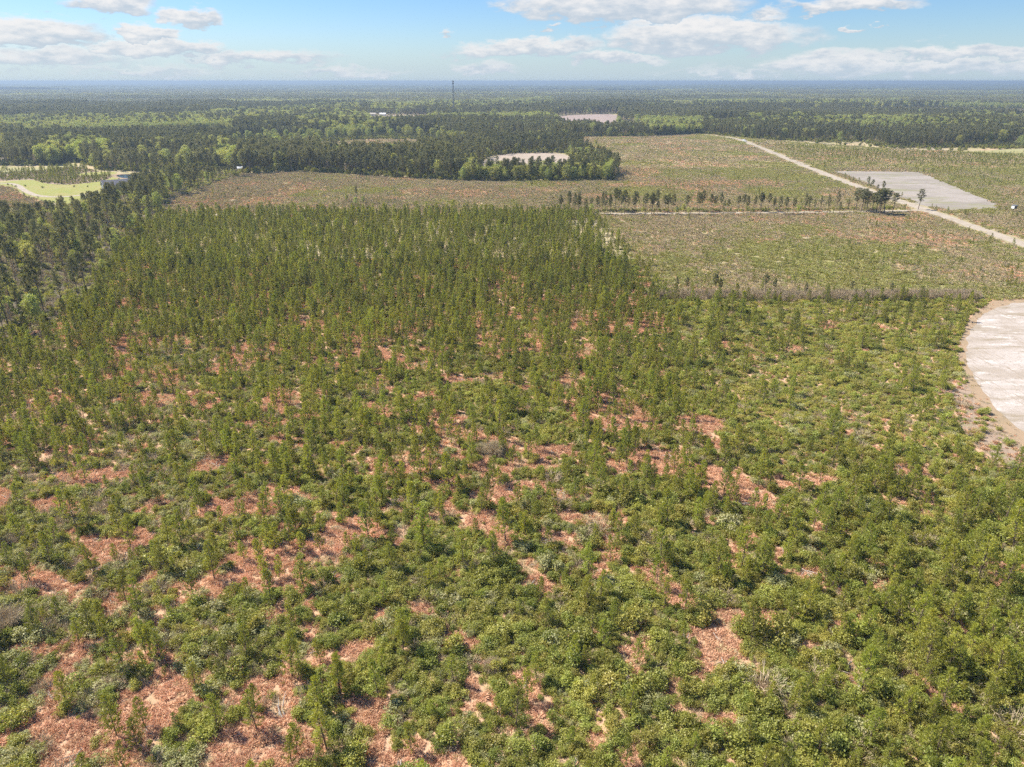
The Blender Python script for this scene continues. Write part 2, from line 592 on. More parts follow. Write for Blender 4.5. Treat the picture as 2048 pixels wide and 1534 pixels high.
def decid_parts(seed, h=13.0, R=3.4, lobes=16, leaves=110, L=0.55, W=0.38, low=0.30):
    r = np.random.default_rng(seed)
    wood = []
    top = np.array([r.normal(0, 0.3), r.normal(0, 0.3), h * 0.62])
    wood.append(tube([(0, 0, 0), top * 0.5 + [0.1, 0, 0], top], [0.2, 0.14, 0.06], 6))
    cs, ds, ns = [], [], []
    for k in range(lobes):
        f = (k + r.random()) / lobes
        z = h * (low + (0.93 - low) * f)
        g = (f - 0.35) / 0.65
        prof = (0.62 + 1.05 * f) if f < 0.35 else math.sqrt(max(0.02, 1 - g * g))
        a = k * 2.399 + r.normal(0, 0.3)
        q = R * prof * r.uniform(0.35, 0.85)
        c = np.array([math.cos(a) * q, math.sin(a) * q, z])
        rr = r.uniform(0.34, 0.52) * R * (0.75 + 0.4 * prof)
        n = norm(r.normal(size=(leaves, 3)) + [0, 0, 0.35])
        cs.append(c + n * rr * r.uniform(0.6, 1.06, leaves)[:, None] * [1, 1, 0.82])
        ds.append(n * 0.4 + r.normal(0, 0.8, (leaves, 3)))
        ns.append(n)
        wood.append(tube([top * r.uniform(0.45, 0.95), c * 0.75 + top * 0.12, c], [0.07, 0.05, 0.02], 3))
    c, d = np.concatenate(cs), np.concatenate(ds)
    n = len(c)
    return np.concatenate(wood), kites(c, d, r.uniform(0.7, 1.3, n) * L, r.uniform(0.7, 1.2, n) * W, r, np.concatenate(ns) + [0, 0, 0.3])


def bare_tree_parts(seed, h=11.0):
    r = np.random.default_rng(seed)
    wood = [tube([(0, 0, 0), (0.1, 0, h * 0.4), (0.2, 0.1, h * 0.85)], [0.14, 0.1, 0.03], 5)]
    n = 170
    z = r.uniform(0.3, 0.9, n) * h
    a = r.uniform(0, 6.28, n)
    d = np.stack([np.cos(a), np.sin(a), r.uniform(0.5, 1.4, n)], 1)
    L = r.uniform(0.5, 1.2, n) * 2.4 * (1.15 - z / h)
    c = np.stack([0.1 + 0 * z, 0 * z, z], 1)
    q = [kites(c, d, L, 0.10, r)]
    dn = norm(d)
    for s in range(4):
        c2 = c + dn * (L * r.uniform(0.3, 0.95, n))[:, None]
        q.append(kites(c2, d + r.normal(0, 0.7, (n, 3)), r.uniform(0.5, 1.1, n), 0.09, r))
    return np.concatenate(wood), np.concatenate(q)


def cluster_parts(seed, n=13, spread=15.0, h=16.0, frac=0.0):
    """a copse for the far woods: stems and loose crowns of a dozen trees"""
    r = np.random.default_rng(seed)
    wood, need, leaf = [], [], []
    for i in range(n):
        a, q = r.uniform(0, 6.28), math.sqrt(r.random()) * spread
        x, y = math.cos(a) * q, math.sin(a) * q
        hh = h * r.uniform(0.75, 1.15)
        wood.append(tube([(x, y, 0), (x, y, hh * 0.9)], [0.22, 0.06], 4))
        k = 70
        nn = norm(r.normal(size=(k, 3)))
        dec = r.random() < frac
        rx = r.uniform(2.0, 3.2) * (1.35 if dec else 1.0)
        c = np.array([x, y, hh * 0.68]) + nn * [rx, rx, hh * 0.30] * r.uniform(0.5, 1.0, (k, 1))
        q4 = kites(c, nn * 0.5 + r.normal(0, 0.8, (k, 3)), r.uniform(1.0, 1.9, k), r.uniform(0.6, 1.1, k), r, nn + [0, 0, 0.3])
        (leaf if dec else need).append(q4)
    e = np.zeros((0, 4, 3))
    return np.concatenate(wood), np.concatenate(need) if need else e, np.concatenate(leaf) if leaf else e


SRC = []


def proto(name, parts, mats):
    """mesh data wrapped in an object that is never linked to the scene; only its geometry is instanced"""
    me = quad_mesh(name, [p for p in parts if len(p[0])], mats)
    o = bpy.data.objects.new(name, me)
    SRC.append(o)
    return o


PINE = []
for s in range(6):
    w_, c_ = pine_parts(100 + s, h=4.3 + 0.25 * (s % 3), whorls=8 + s % 3, reach=0.90 + 0.1 * (s % 3), need=11, nl=0.33, nw=0.045)
    PINE.append((quad_mesh('young_pine_trunk', [(w_, 0)], [M['bark']]), quad_mesh('young_pine_crown', [(c_, 0)], [M['pine']]),
                 proto('young_pine_source', [(w_, 0), (c_, 1)], [M['bark'], M['pine']])))
SHRUB = []
for s in range(6):
    w_, c_ = shrub_parts(200 + s, 1.0, 1.0 + 0.18 * (s % 3))
    SHRUB.append((quad_mesh('shrub_stems', [(w_, 0)], [M['greybark']]), quad_mesh('shrub_foliage', [(c_, 0)], [M['shrub']]),
                  proto('shrub_source', [(w_, 0), (c_, 1)], [M['greybark'], M['shrub']])))
PALE = []
for s in range(2):
    w_, c_ = shrub_parts(260 + s, 1.0, 1.0)
    PALE.append((quad_mesh('shrub_stems', [(w_, 0)], [M['greybark']]), quad_mesh('shrub_foliage', [(c_, 0)], [M['pale']]),
                 proto('pale_shrub_source', [(w_, 0), (c_, 1)], [M['greybark'], M['pale']])))
FERN = [proto('bracken_source', [(tuft_parts(300 + s), 0)], [M['fern']]) for s in range(5)]
STRAW = [proto('straw_source', [(tuft_parts(330 + s, 0.45, 0.8, 80, 0.06), 0)], [M['straw']]) for s in range(3)]
TWIG = [proto('twig_source', [(twig_parts(350 + s, 0.8, 1.2, 60, 0.022, 4), 0)], [M['twig']]) for s in range(3)]
BIGP = []
for s in range(6):
    w_, c_ = big_pine_parts(400 + s, h=17 + 0.8 * (s % 4), crown_from=(0.42, 0.5, 0.56)[s % 3], reach=(2.3, 2.7, 3.0)[s % 3], branches=32 + 3 * (s % 3))
    BIGP.append((quad_mesh('pine_trunk', [(w_, 0)], [M['bark']]), quad_mesh('pine_crown', [(c_, 0)], [M['bigpine']]),
                 proto('mature_pine_source', [(w_, 0), (c_, 1)], [M['bark'], M['bigpine']])))
DEC = []
for s in range(5):
    w_, c_ = decid_parts(500 + s, h=12 + s % 3, R=3.2 + 0.3 * (s % 3))
    DEC.append((quad_mesh('tree_trunk', [(w_, 0)], [M['greybark']]), quad_mesh('tree_crown', [(c_, 0)], [M['decid']]),
                proto('broadleaf_source', [(w_, 0), (c_, 1)], [M['greybark'], M['decid']])))
BARE = []
for s in range(2):
    w_, c_ = bare_tree_parts(560 + s)
    BARE.append((quad_mesh('tree_trunk', [(w_, 0)], [M['greybark']]), quad_mesh('tree_crown', [(c_, 0)], [M['twig']]),
                 proto('bare_tree_source', [(w_, 0), (c_, 1)], [M['greybark'], M['twig']])))
CLUST = []
for s in range(5):
    w_, a_, b_ = cluster_parts(600 + s, frac=(0.0, 0.0, 0.05, 0.6, 0.85)[s])
    CLUST.append(proto('far_copse_source', [(w_, 0), (a_, 1), (b_, 2)], [M['bark'], M['bigpine'], M['decid']]))


def scrub_patch(seed, R=3.2, n=16, mix=(0.35, 0.3, 0.2, 0.15), hgt=0.75):
    """knee-high clear-cut regrowth: sprouts, straw, bracken and twigs together"""
    r = np.random.default_rng(seed)
    acc = [[], [], [], []]
    for i in range(n):
        a, q = r.uniform(0, 6.28), math.sqrt(r.random()) * R
        k = r.choice(4, p=mix)
        s = r.uniform(0.6, 1.3)
        if k == 0:
            t = tuft_parts(int(r.integers(1e6)), 0.7 * s, hgt * 1.1 * s, 46, 0.22)
        elif k == 1:
            t = tuft_parts(int(r.integers(1e6)), 0.6 * s, hgt * s, 40, 0.13)
        elif k == 2:
            t = tuft_parts(int(r.integers(1e6)), 0.8 * s, hgt * 0.8 * s, 40, 0.2)
        else:
            t = twig_parts(int(r.integers(1e6)), 0.7 * s, hgt * 1.3 * s, 24, 0.05, 2)
        acc[k].append(t + np.array([math.cos(a) * q, math.sin(a) * q, 0]))
    parts = [(np.concatenate(t), i) for i, t in enumerate(acc) if t]
    return proto('regrowth_source', parts, [M['olive'], M['straw'], M['fern'], M['twig']])


REG = [scrub_patch(700, mix=(0.6, 0.2, 0.1, 0.1)), scrub_patch(701, mix=(0.3, 0.35, 0.1, 0.25)), scrub_patch(702, mix=(0.2, 0.25, 0.4, 0.15)), scrub_patch(703, mix=(0.15, 0.25, 0.1, 0.5))]


# ------------------------------------------------------------------ scatter objects (geometry nodes, one object for each uncountable mass)
def gn_group(sources):
    g = bpy.data.node_groups.new('scatter', 'GeometryNodeTree')
    g.interface.new_socket('Geometry', in_out='INPUT', socket_type='NodeSocketGeometry')
    g.interface.new_socket('Geometry', in_out='OUTPUT', socket_type='NodeSocketGeometry')
    N, Lk = g.nodes, g.links
    gi, go = N.new('NodeGroupInput'), N.new('NodeGroupOutput')
    iop = N.new('GeometryNodeInstanceOnPoints')
    join = N.new('GeometryNodeJoinGeometry')
    for o in reversed(sources):         # a multi-input socket lists its links newest first
        oi = N.new('GeometryNodeObjectInfo')
        oi.inputs['Object'].default_value = o
        oi.inputs['As Instance'].default_value = False
        g2i = N.new('GeometryNodeGeometryToInstance')
        Lk.new(oi.outputs['Geometry'], g2i.inputs[0])
        Lk.new(g2i.outputs[0], join.inputs[0])

    def attr(name, typ):
        a = N.new('GeometryNodeInputNamedAttribute')
        a.data_type = typ
        a.inputs['Name'].default_value = name
        return a.outputs[0]
    Lk.new(gi.outputs[0], iop.inputs['Points'])
    Lk.new(join.outputs[0], iop.inputs['Instance'])
    iop.inputs['Pick Instance'].default_value = True
    Lk.new(attr('pick', 'INT'), iop.inputs['Instance Index'])
    Lk.new(attr('turn', 'FLOAT_VECTOR'), iop.inputs['Rotation'])
    Lk.new(attr('size', 'FLOAT_VECTOR'), iop.inputs['Scale'])
    Lk.new(iop.outputs[0], go.inputs[0])
    return g


def scatter(name, label, cat, sources, x, y, size, tint, pick=None, z=None, tall=None, tilt=0.05):
    n = len(x)
    if n == 0:
        return None
    me = bpy.data.meshes.new(name)
    me.vertices.add(n)
    co = np.zeros((n, 3), np.float32)
    co[:, 0], co[:, 1] = x, y
    co[:, 2] = 0.0 if z is None else z
    me.vertices.foreach_set('co', co.ravel())
    r = np.random.default_rng(n)
    turn = np.zeros((n, 3), np.float32)
    turn[:, 0:2] = r.normal(0, tilt, (n, 2))
    turn[:, 2] = r.uniform(0, 6.283, n)
    sz = np.empty((n, 3), np.float32)
    sz[:, 0] = sz[:, 1] = size
    sz[:, 2] = size if tall is None else tall
    if pick is None:
        pick = r.integers(0, len(sources), n)
    for an, typ, arr, prop in (('turn', 'FLOAT_VECTOR', turn, 'vector'), ('size', 'FLOAT_VECTOR', sz, 'vector'),
                               ('tint', 'FLOAT', np.clip(tint, 0, 1).astype(np.float32), 'value'), ('pick', 'INT', np.asarray(pick, np.int32), 'value')):
        a = me.attributes.new(an, typ, 'POINT')
        a.data.foreach_set(prop, np.ascontiguousarray(arr).ravel())
    o = bpy.data.objects.new(name, me)
    COL.objects.link(o)
    md = o.modifiers.new('scatter', 'NODES')
    md.node_group = gn_group(sources)
    o['kind'] = 'stuff'
    o['label'] = label
    o['category'] = cat
    return o


def tag(o, label, cat, group=None):
    o['label'] = label
    o['category'] = cat
    if group:
        o['group'] = group
    return o


def empty(name, loc, rz=0.0, size=1.0):
    o = bpy.data.objects.new(name, None)
    o.empty_display_size = 0.3
    o.location = loc
    o.rotation_euler = (0, 0, rz)
    o.scale = (size,) * 3 if np.isscalar(size) else size
    COL.objects.link(o)
    return o


def part(name, me, parent, tint=None):
    o = bpy.data.objects.new(name, me)
    COL.objects.link(o)
    o.parent = parent
    if tint is not None:
        o['tint'] = float(tint)
    return o


def plant(name, datas, x, y, size, rz, tint, label, cat, group, names=('trunk', 'crown'), tall=None):
    root = empty(name, (float(x), float(y), 0.0), float(rz), (float(size), float(size), float(tall or size)))
    tag(root, label, cat, group)
    part(names[0], datas[0], root, tint)
    part(names[1], datas[1], root, tint)
    return root


# ------------------------------------------------------------------ the land
def chaikin(p, it=2, closed=True):
    p = np.asarray(p, float)
    for _ in range(it):
        q = np.roll(p, -1, 0) if closed else p[1:]
        a = p if closed else p[:-1]
        n = np.empty((len(a) * 2, 2))
        n[0::2] = 0.75 * a + 0.25 * q
        n[1::2] = 0.25 * a + 0.75 * q
        if not closed:
            n = np.concatenate([p[:1], n, p[-1:]])
        p = n
    return p


def resample(p, step, closed=True):
    p = np.asarray(p, float)
    if closed:
        p = np.concatenate([p, p[:1]])
    seg = np.linalg.norm(np.diff(p, axis=0), axis=1)
    s = np.concatenate([[0], np.cumsum(seg)])
    n = max(3, int(s[-1] / step))
    t = np.linspace(0, s[-1], n, endpoint=not closed)
    return np.stack([np.interp(t, s, p[:, 0]), np.interp(t, s, p[:, 1])], 1)


def sheet(name, poly_xy, z, mat, jitter=0.0, step=4.0, smooth=1):
    p = chaikin(poly_xy, smooth)
    p = resample(p, step)
    if jitter:
        p = p + (np.stack([fbm(p[:, 0], p[:, 1], step * 2.2, 5), fbm(p[:, 0], p[:, 1], step * 2.2, 9)], 1) - 0.5) * 2 * jitter
    from mathutils.geometry import tessellate_polygon
    vs = [Vector((a, b, 0)) for a, b in p]
    tris = tessellate_polygon([vs])
    me = bpy.data.meshes.new(name)
    fs = []
    for t in tris:
        a, b, c = (p[i] for i in t)
        fs.append(t if (b[0] - a[0]) * (c[1] - a[1]) - (b[1] - a[1]) * (c[0] - a[0]) > 0 else t[::-1])
    me.from_pydata([(a, b, z) for a, b in p], [], fs)
    me.materials.append(mat)
    o = bpy.data.objects.new(name, me)
    o['kind'] = 'structure'
    COL.objects.link(o)
    return o


def G(poly):
    return [px2g(u, v) for u, v in poly]


def ribbon(name, line_xy, width, z, mat, jitter=0.6, step=3.0):
    p = resample(chaikin(line_xy, 2, False), step, False)
    t = norm(np.gradient(p, axis=0))
    nrm = np.stack([-t[:, 1], t[:, 0]], 1)
    n = len(p)
    wl = width / 2 + (fbm(p[:, 0], p[:, 1], 7.0, 3) - 0.5) * 2 * jitter
    wr = width / 2 + (fbm(p[:, 0], p[:, 1], 7.0, 8) - 0.5) * 2 * jitter
    L, R = p + nrm * wl[:, None], p - nrm * wr[:, None]
    vs = [(a, b, z) for a, b in L] + [(a, b, z) for a, b in R]
    me = bpy.data.meshes.new(name)
    me.from_pydata(vs, [], [(i + n, i + n + 1, i + 1, i) for i in range(n - 1)])
    me.materials.append(mat)
    o = bpy.data.objects.new(name, me)
    o['kind'] = 'structure'
    COL.objects.link(o)
    return o, p


TAN, OLV, PNK, GRB, DRK = (0.41, 0.335, 0.20), (0.28, 0.26, 0.11), (0.45, 0.315, 0.20), (0.36, 0.30, 0.205), (0.13, 0.11, 0.065)
M['land'] = ground_mat('cutover_ground', [(0.011, 0.42, 0.62, OLV), (0.02, 0.52, 0.66, PNK), (0.045, 0.48, 0.68, GRB), (0.25, 0.50, 0.72, OLV), (0.8, 0.58, 0.78, DRK)], TAN, 0.4)
M['litter'] = ground_mat('bracken_litter', [(0.05, 0.45, 0.65, (0.36, 0.235, 0.145)), (0.35, 0.50, 0.72, (0.36, 0.28, 0.165)), (1.6, 0.55, 0.75, (0.15, 0.10, 0.065)), (4.0, 0.5, 0.7, (0.58, 0.38, 0.25))], (0.50, 0.32, 0.205), 0.6)
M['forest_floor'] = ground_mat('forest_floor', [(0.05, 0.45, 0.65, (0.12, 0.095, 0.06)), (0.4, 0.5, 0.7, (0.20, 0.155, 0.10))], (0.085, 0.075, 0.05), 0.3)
M['sand'] = ground_mat('pale_sandy_soil', [(0.03, 0.38, 0.62, (0.335, 0.286, 0.236), -0.5, (1, 3, 1)), (0.07, 0.48, 0.66, (0.260, 0.214, 0.149), -0.5, (1, 4, 1)), (0.14, 0.50, 0.76, (0.570, 0.535, 0.506), -0.5, (1, 2.2, 1)), (0.9, 0.50, 0.72, (0.298, 0.256, 0.213)), (0.25, 0.56, 0.70, (0.273, 0.220, 0.161), 0.9, (6, 0.35, 1))], (0.428, 0.381, 0.343), 0.6)
M['rim'] = ground_mat('sandy_rim', [(0.08, 0.45, 0.62, (0.288, 0.216, 0.136)), (0.5, 0.5, 0.7, (0.216, 0.176, 0.120)), (2.0, 0.55, 0.75, (0.336, 0.264, 0.160))], (0.320, 0.232, 0.152), 0.4)
M['greyfield'] = ground_mat('grey_fallow_soil', [(0.02, 0.42, 0.62, (0.25, 0.222, 0.185), -0.35, (1, 2.2, 1)), (0.045, 0.52, 0.66, (0.235, 0.225, 0.13), -0.35, (1, 2.4, 1)), (0.12, 0.5, 0.7, (0.24, 0.21, 0.185), -0.35, (1, 2.6, 1)), (0.6, 0.52, 0.72, (0.25, 0.22, 0.19))], (0.32, 0.285, 0.25), 0.3)
M['plough'] = ground_mat('mauve_plough_soil', [(0.03, 0.45, 0.6, (0.288, 0.223, 0.194)), (0.2, 0.5, 0.7, (0.245, 0.194, 0.166))], (0.331, 0.259, 0.223), 0.2)
M['tanfield'] = ground_mat('tan_field_soil', [(0.03, 0.45, 0.6, (0.340, 0.286, 0.224)), (0.2, 0.5, 0.7, (0.286, 0.245, 0.184))], (0.374, 0.306, 0.252), 0.2)
M['lawn'] = ground_mat('mown_lawn', [(0.03, 0.42, 0.62, (0.288, 0.259, 0.094)), (0.12, 0.5, 0.68, (0.216, 0.245, 0.061)), (0.9, 0.55, 0.75, (0.194, 0.209, 0.065))], (0.259, 0.259, 0.072), 0.2)
M['hay'] = ground_mat('yellow_hayfield', [(0.03, 0.42, 0.62, (0.302, 0.274, 0.122)), (0.2, 0.5, 0.7, (0.245, 0.238, 0.094))], (0.317, 0.302, 0.144), 0.2)
M['road'] = ground_mat('pale_dirt_road', [(0.15, 0.45, 0.62, (0.313, 0.265, 0.204)), (0.7, 0.5, 0.7, (0.422, 0.374, 0.306)), (3.0, 0.55, 0.75, (0.272, 0.231, 0.177))], (0.367, 0.313, 0.248), 0.3)
M['verge'] = ground_mat('weedy_verge', [(0.08, 0.42, 0.62, (0.30, 0.26, 0.13)), (0.4, 0.5, 0.7, (0.40, 0.33, 0.22)), (1.2, 0.55, 0.75, (0.20, 0.17, 0.10))], (0.33, 0.285, 0.17), 0.5)
M['rust'] = ground_mat('rusty_bracken_ground', [(0.05, 0.45, 0.62, (0.42, 0.25, 0.16)), (0.3, 0.5, 0.7, (0.34, 0.22, 0.14))], (0.54, 0.30, 0.19), 0.4)
M['brush'] = ground_mat('grey_brush_ground', [(0.05, 0.45, 0.62, (0.24, 0.18, 0.13)), (0.6, 0.5, 0.7, (0.17, 0.135, 0.09)), (0.25, 0.56, 0.7, (0.24, 0.24, 0.11))], (0.32, 0.24, 0.18), 0.5)

FAR = 42000.0
gme = bpy.data.meshes.new('ground')
gme.from_pydata([(-FAR, -600, 0), (FAR, -600, 0), (FAR, FAR, 0), (-FAR, FAR, 0)], [], [(0, 1, 2, 3)])
gme.materials.append(M['land'])
ground = bpy.data.objects.new('ground', gme)
ground['kind'] = 'structure'
COL.objects.link(ground)

HEDGE_V = 598
near_xy = G([(-1200, 660), (0, 640), (500, 560), (1335, 597), (1700, 598), (1990, 594), (3300, 590)]) + [(420, -20), (-420, -20)]
sheet('scrub_ground', near_xy, 0.02, M['litter'], 2.0, 6.0, 0)

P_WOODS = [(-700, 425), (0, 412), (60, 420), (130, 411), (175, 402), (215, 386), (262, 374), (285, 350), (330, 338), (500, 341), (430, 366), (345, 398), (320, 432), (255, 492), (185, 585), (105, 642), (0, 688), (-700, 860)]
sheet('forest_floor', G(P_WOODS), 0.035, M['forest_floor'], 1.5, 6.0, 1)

P_SAND = [(2048, 604), (1995, 612), (1952, 640), (1930, 690), (1938, 738), (1968, 790), (2010, 835), (2048, 868), (2500, 1180), (3000, 1180), (3000, 590), (2400, 596)]
P_RIM = [(2048, 592), (1990, 598), (1938, 632), (1914, 695), (1920, 745), (1950, 800), (2000, 860), (2048, 905), (2500, 1260), (3100, 1260), (3100, 580), (2400, 584)]
P_BRUSH = [(1900, 760), (1940, 770), (2000, 845), (2060, 910), (2300, 1100), (2300, 1160), (2048, 945), (1960, 905), (1915, 850)]
sheet('brushy_margin', G(P_BRUSH), 0.03, M['brush'], 2.0, 3.0, 2)
sheet('field_margin', G(P_RIM), 0.04, M['rim'], 0.8, 2.0, 2)
sheet('sandy_field', G(P_SAND), 0.05, M['sand'], 1.2, 2.0, 2)

P_GREY = [(1666, 342), (1750, 343), (1838, 344), (1862, 352), (1998, 409), (1992, 418), (1906, 421), (1845, 411), (1780, 386), (1716, 361)]
P_GREYRIM = [(1660, 341), (1750, 342), (1842, 342), (1870, 350), (2012, 409), (2010, 420), (1960, 424), (1906, 423), (1845, 412), (1780, 388), (1716, 363)]
sheet('grey_field_margin', G(P_GREYRIM), 0.04, M['rim'], 1.0, 4.0, 0)
sheet('fallow_field', G(P_GREY), 0.06, M['greyfield'], 2.4, 3.0, 0)

ROAD_PX = [(1405, 269), (1440, 272), (1478, 278), (1500, 287), (1560, 311), (1640, 344), (1725, 377), (1800, 402), (1850, 419), (1920, 444), (2048, 489), (2250, 560)]
ribbon('road_verge', G(ROAD_PX), 13.0, 0.05, M['verge'], 2.6)
road, road_xy = ribbon('dirt_road', G(ROAD_PX), 7.5, 0.08, M['road'], 0.9)
LANE_PX = [(250, 432), (480, 429), (1000, 428), (1330, 427), (1600, 425), (1800, 422), (1846, 420)]
lane, lane_xy = ribbon('forest_lane', G(LANE_PX), 4.2, 0.07, M['road'], 0.5)
brk, brk_xy = ribbon('firebreak', G([(1495, 283), (1560, 285.5), (1650, 292), (1730, 297), (1800, 300.5)]), 3.4, 0.06, M['verge'], 1.0)
acc, acc_xy = ribbon('field_access_track', G([(1778, 388), (1800, 389.5), (1832, 391)]), 3.5, 0.075, M['road'], 0.4)

P_LAWN = [(-300, 372), (0, 364), (25, 362), (62, 358.5), (84, 366), (124, 370.5), (170, 367), (210, 361), (224, 354), (235, 347), (300, 345), (305, 362), (270, 378), (210, 386), (176, 396), (170, 402), (131, 409), (85, 402), (50, 391), (27, 379), (0, 370), (-300, 380)]
P_LAWN2 = [(-300, 332), (0, 333), (60, 335), (110, 333), (125, 326), (152, 326.5), (152, 333), (110, 338), (60, 345), (0, 350), (-300, 356)]
P_LAWN3 = [(150, 349), (180, 344), (232, 343), (236, 347), (222, 350), (190, 351), (158, 352)]
P_RUST = [(-300, 385), (0, 371), (20, 376), (50, 393), (88, 404), (92, 412), (60, 420), (0, 414), (-300, 430)]
sheet('lawn', G(P_LAWN), 0.04, M['lawn'], 1.5, 5.0, 1)
sheet('hay_meadow', G(P_LAWN2), 0.04, M['hay'], 2.0, 6.0, 1)
sheet('meadow_strip', G(P_LAWN3), 0.045, M['lawn'], 2.0, 6.0, 1)
sheet('bracken_ground', G(P_RUST), 0.03, M['rust'], 2.0, 5.0, 1)
drive, drive_xy = ribbon('driveway', G([(-200, 368), (0, 366.3), (25, 367), (38, 372), (48, 381), (70, 391), (104, 394.5), (150, 392.5), (196, 384)]), 4.0, 0.07, M['road'], 0.2)

P_POND = [(228, 351.5), (245, 348.2), (292, 349.5), (306, 353), (296, 358.5), (270, 358), (245, 356)]
P_BANK = [(214, 351), (240, 346.8), (292, 348), (312, 352), (302, 360.5), (270, 360), (240, 358)]
sheet('pond_bank', G(P_BANK), 0.05, M['rim'], 1.2, 4.0, 2)
mw, w = new_mat('pond_water')
o_ = w.n('ShaderNodeOutputMaterial')
p_ = w.n('ShaderNodeBsdfPrincipled')
p_.inputs['Base Color'].default_value = (0.02, 0.035, 0.05, 1)
p_.inputs['Roughness'].default_value = 0.12
b_ = w.n('ShaderNodeBump')
b_.inputs['Strength'].default_value = 0.15
g_ = w.n('ShaderNodeNewGeometry')
w.link(w.noise(g_.outputs['Position'], 0.8, 3), b_.inputs['Height'])
w.link(b_.outputs[0], p_.inputs['Normal'])
w.link(p_.outputs[0], o_.inputs[0])
sheet('pond_water', G(P_POND), 0.07, mw, 0.8, 4.0, 2)

P_F6 = [(945, 336), (985, 312.5), (1025, 306.5), (1128, 306), (1146, 320), (1140, 350), (950, 352)]
P_F7 = [(1104, 236), (1120, 231.5), (1160, 229), (1240, 227.5), (1234, 246), (1220, 258), (1130, 258)]
P_F8 = [(736, 230.8), (790, 230.3), (862, 230.8), (858, 244), (790, 250), (738, 250)]
P_F9 = [(1180, 178.4), (1240, 177.6), (1322, 178.2), (1316, 183.4), (1190, 183.8)]
P_F10 = [(1935, 303.5), (1990, 300), (2048, 297), (2300, 292), (2300, 306), (2048, 307.5), (1965, 306.5)]
P_F11 = [(-250, 296), (14, 296), (19, 303), (16, 325), (-250, 327)]
P_F12 = [(1740, 216.3), (1860, 217), (2000, 219.2), (2200, 220), (2200, 237), (1990, 233), (1860, 228), (1740, 225)]
P_F13 = [(1345, 210.5), (1385, 210.2), (1382, 219), (1345, 219.2)]
P_F14 = [(640, 284), (760, 278), (860, 280), (890, 292), (860, 322), (640, 324)]
P_F15 = [(1185, 243), (1238, 242), (1330, 241.5), (1330, 243), (1238, 244.5)]
for nm, pl, mt in (('pink_field', P_F6, 'tanfield'), ('ploughed_field', P_F7, 'plough'), ('farm_clearing', P_F8, 'tanfield'), ('distant_field', P_F9, 'tanfield'),
                   ('hay_field', P_F10, 'hay'), ('ploughed_strip', P_F11, 'plough'), ('logged_strip', P_F12, 'tanfield'), ('bare_field', P_F13, 'tanfield')):
    sheet(nm, G(pl), 0.06, M[mt], 2.0, 6.0, 1)
FIELDS = [P_F6, P_F7, P_F8, P_F9, P_F10, P_F11, P_F12, P_F13]

# open land (no forest) and the broadleaf bands of the woods, as outlines of the photograph laid on the ground
P_OPEN = [(320, 434), (345, 398), (430, 366), (490, 348), (600, 343), (700, 350), (820, 357), (950, 363), (1100, 362.5), (1228, 361), (1238, 345), (1165, 300), (1138, 274), (1290, 273), (1405, 267.5), (1480, 275), (1560, 282), (1650, 289), (1790, 298), (1900, 302.5), (2048, 308), (2900, 318), (2900, 460), (1200, 440)]
P_LEFTOPEN = [(-500, 330), (0, 332), (110, 331), (125, 325), (155, 325), (200, 341), (235, 343), (308, 344), (300, 362), (262, 376), (212, 388), (175, 404), (131, 412), (92, 414), (60, 421), (0, 415), (-500, 440)]
DECID_BANDS = [[(-300, 252), (0, 246), (330, 240), (520, 228), (690, 214), (760, 214), (700, 232), (430, 264), (200, 272), (-300, 284)],
               [(590, 250), (690, 236), (760, 240), (810, 268), (700, 277), (600, 270)], [(925, 335), (1010, 318), (1180, 318), (1232, 345), (1225, 364), (925, 364)],
               [(1285, 248), (1400, 247), (1405, 268), (1290, 272)], [(840, 240), (1110, 237), (1180, 246), (1000, 250), (840, 250)],
               [(90, 300), (190, 290), (230, 318), (150, 331), (80, 330)], [(740, 214), (1100, 200), (1120, 216), (900, 228), (740, 228)], [(1890, 238), (1990, 236), (1985, 252), (1900, 252)],
               [(420, 305), (470, 300), (490, 340), (440, 345)]]


def dist_line(x, y, line):
    """smallest distance to a polyline's points"""
    d = np.full(np.shape(x), 1e9)
    for a, b in line:
        d = np.minimum(d, (x - a) ** 2 + (y - b) ** 2)
    return np.sqrt(d)


def grid_pts(y0, y1, step, seed, half=0.80, pad=14.0, jit=0.48):
    r = np.random.default_rng(seed)
    ys = np.arange(y0, y1, step)
    X, Y = [], []
    for y in ys:
        wdt = half * (y * CP + H * SP) + pad
        xs = np.arange(-wdt, wdt, step)
        X.append(xs + r.uniform(-jit, jit, len(xs)) * step)
        Y.append(np.full(len(xs), y) + r.uniform(-jit, jit, len(xs)) * step)
    return np.concatenate(X), np.concatenate(Y), r


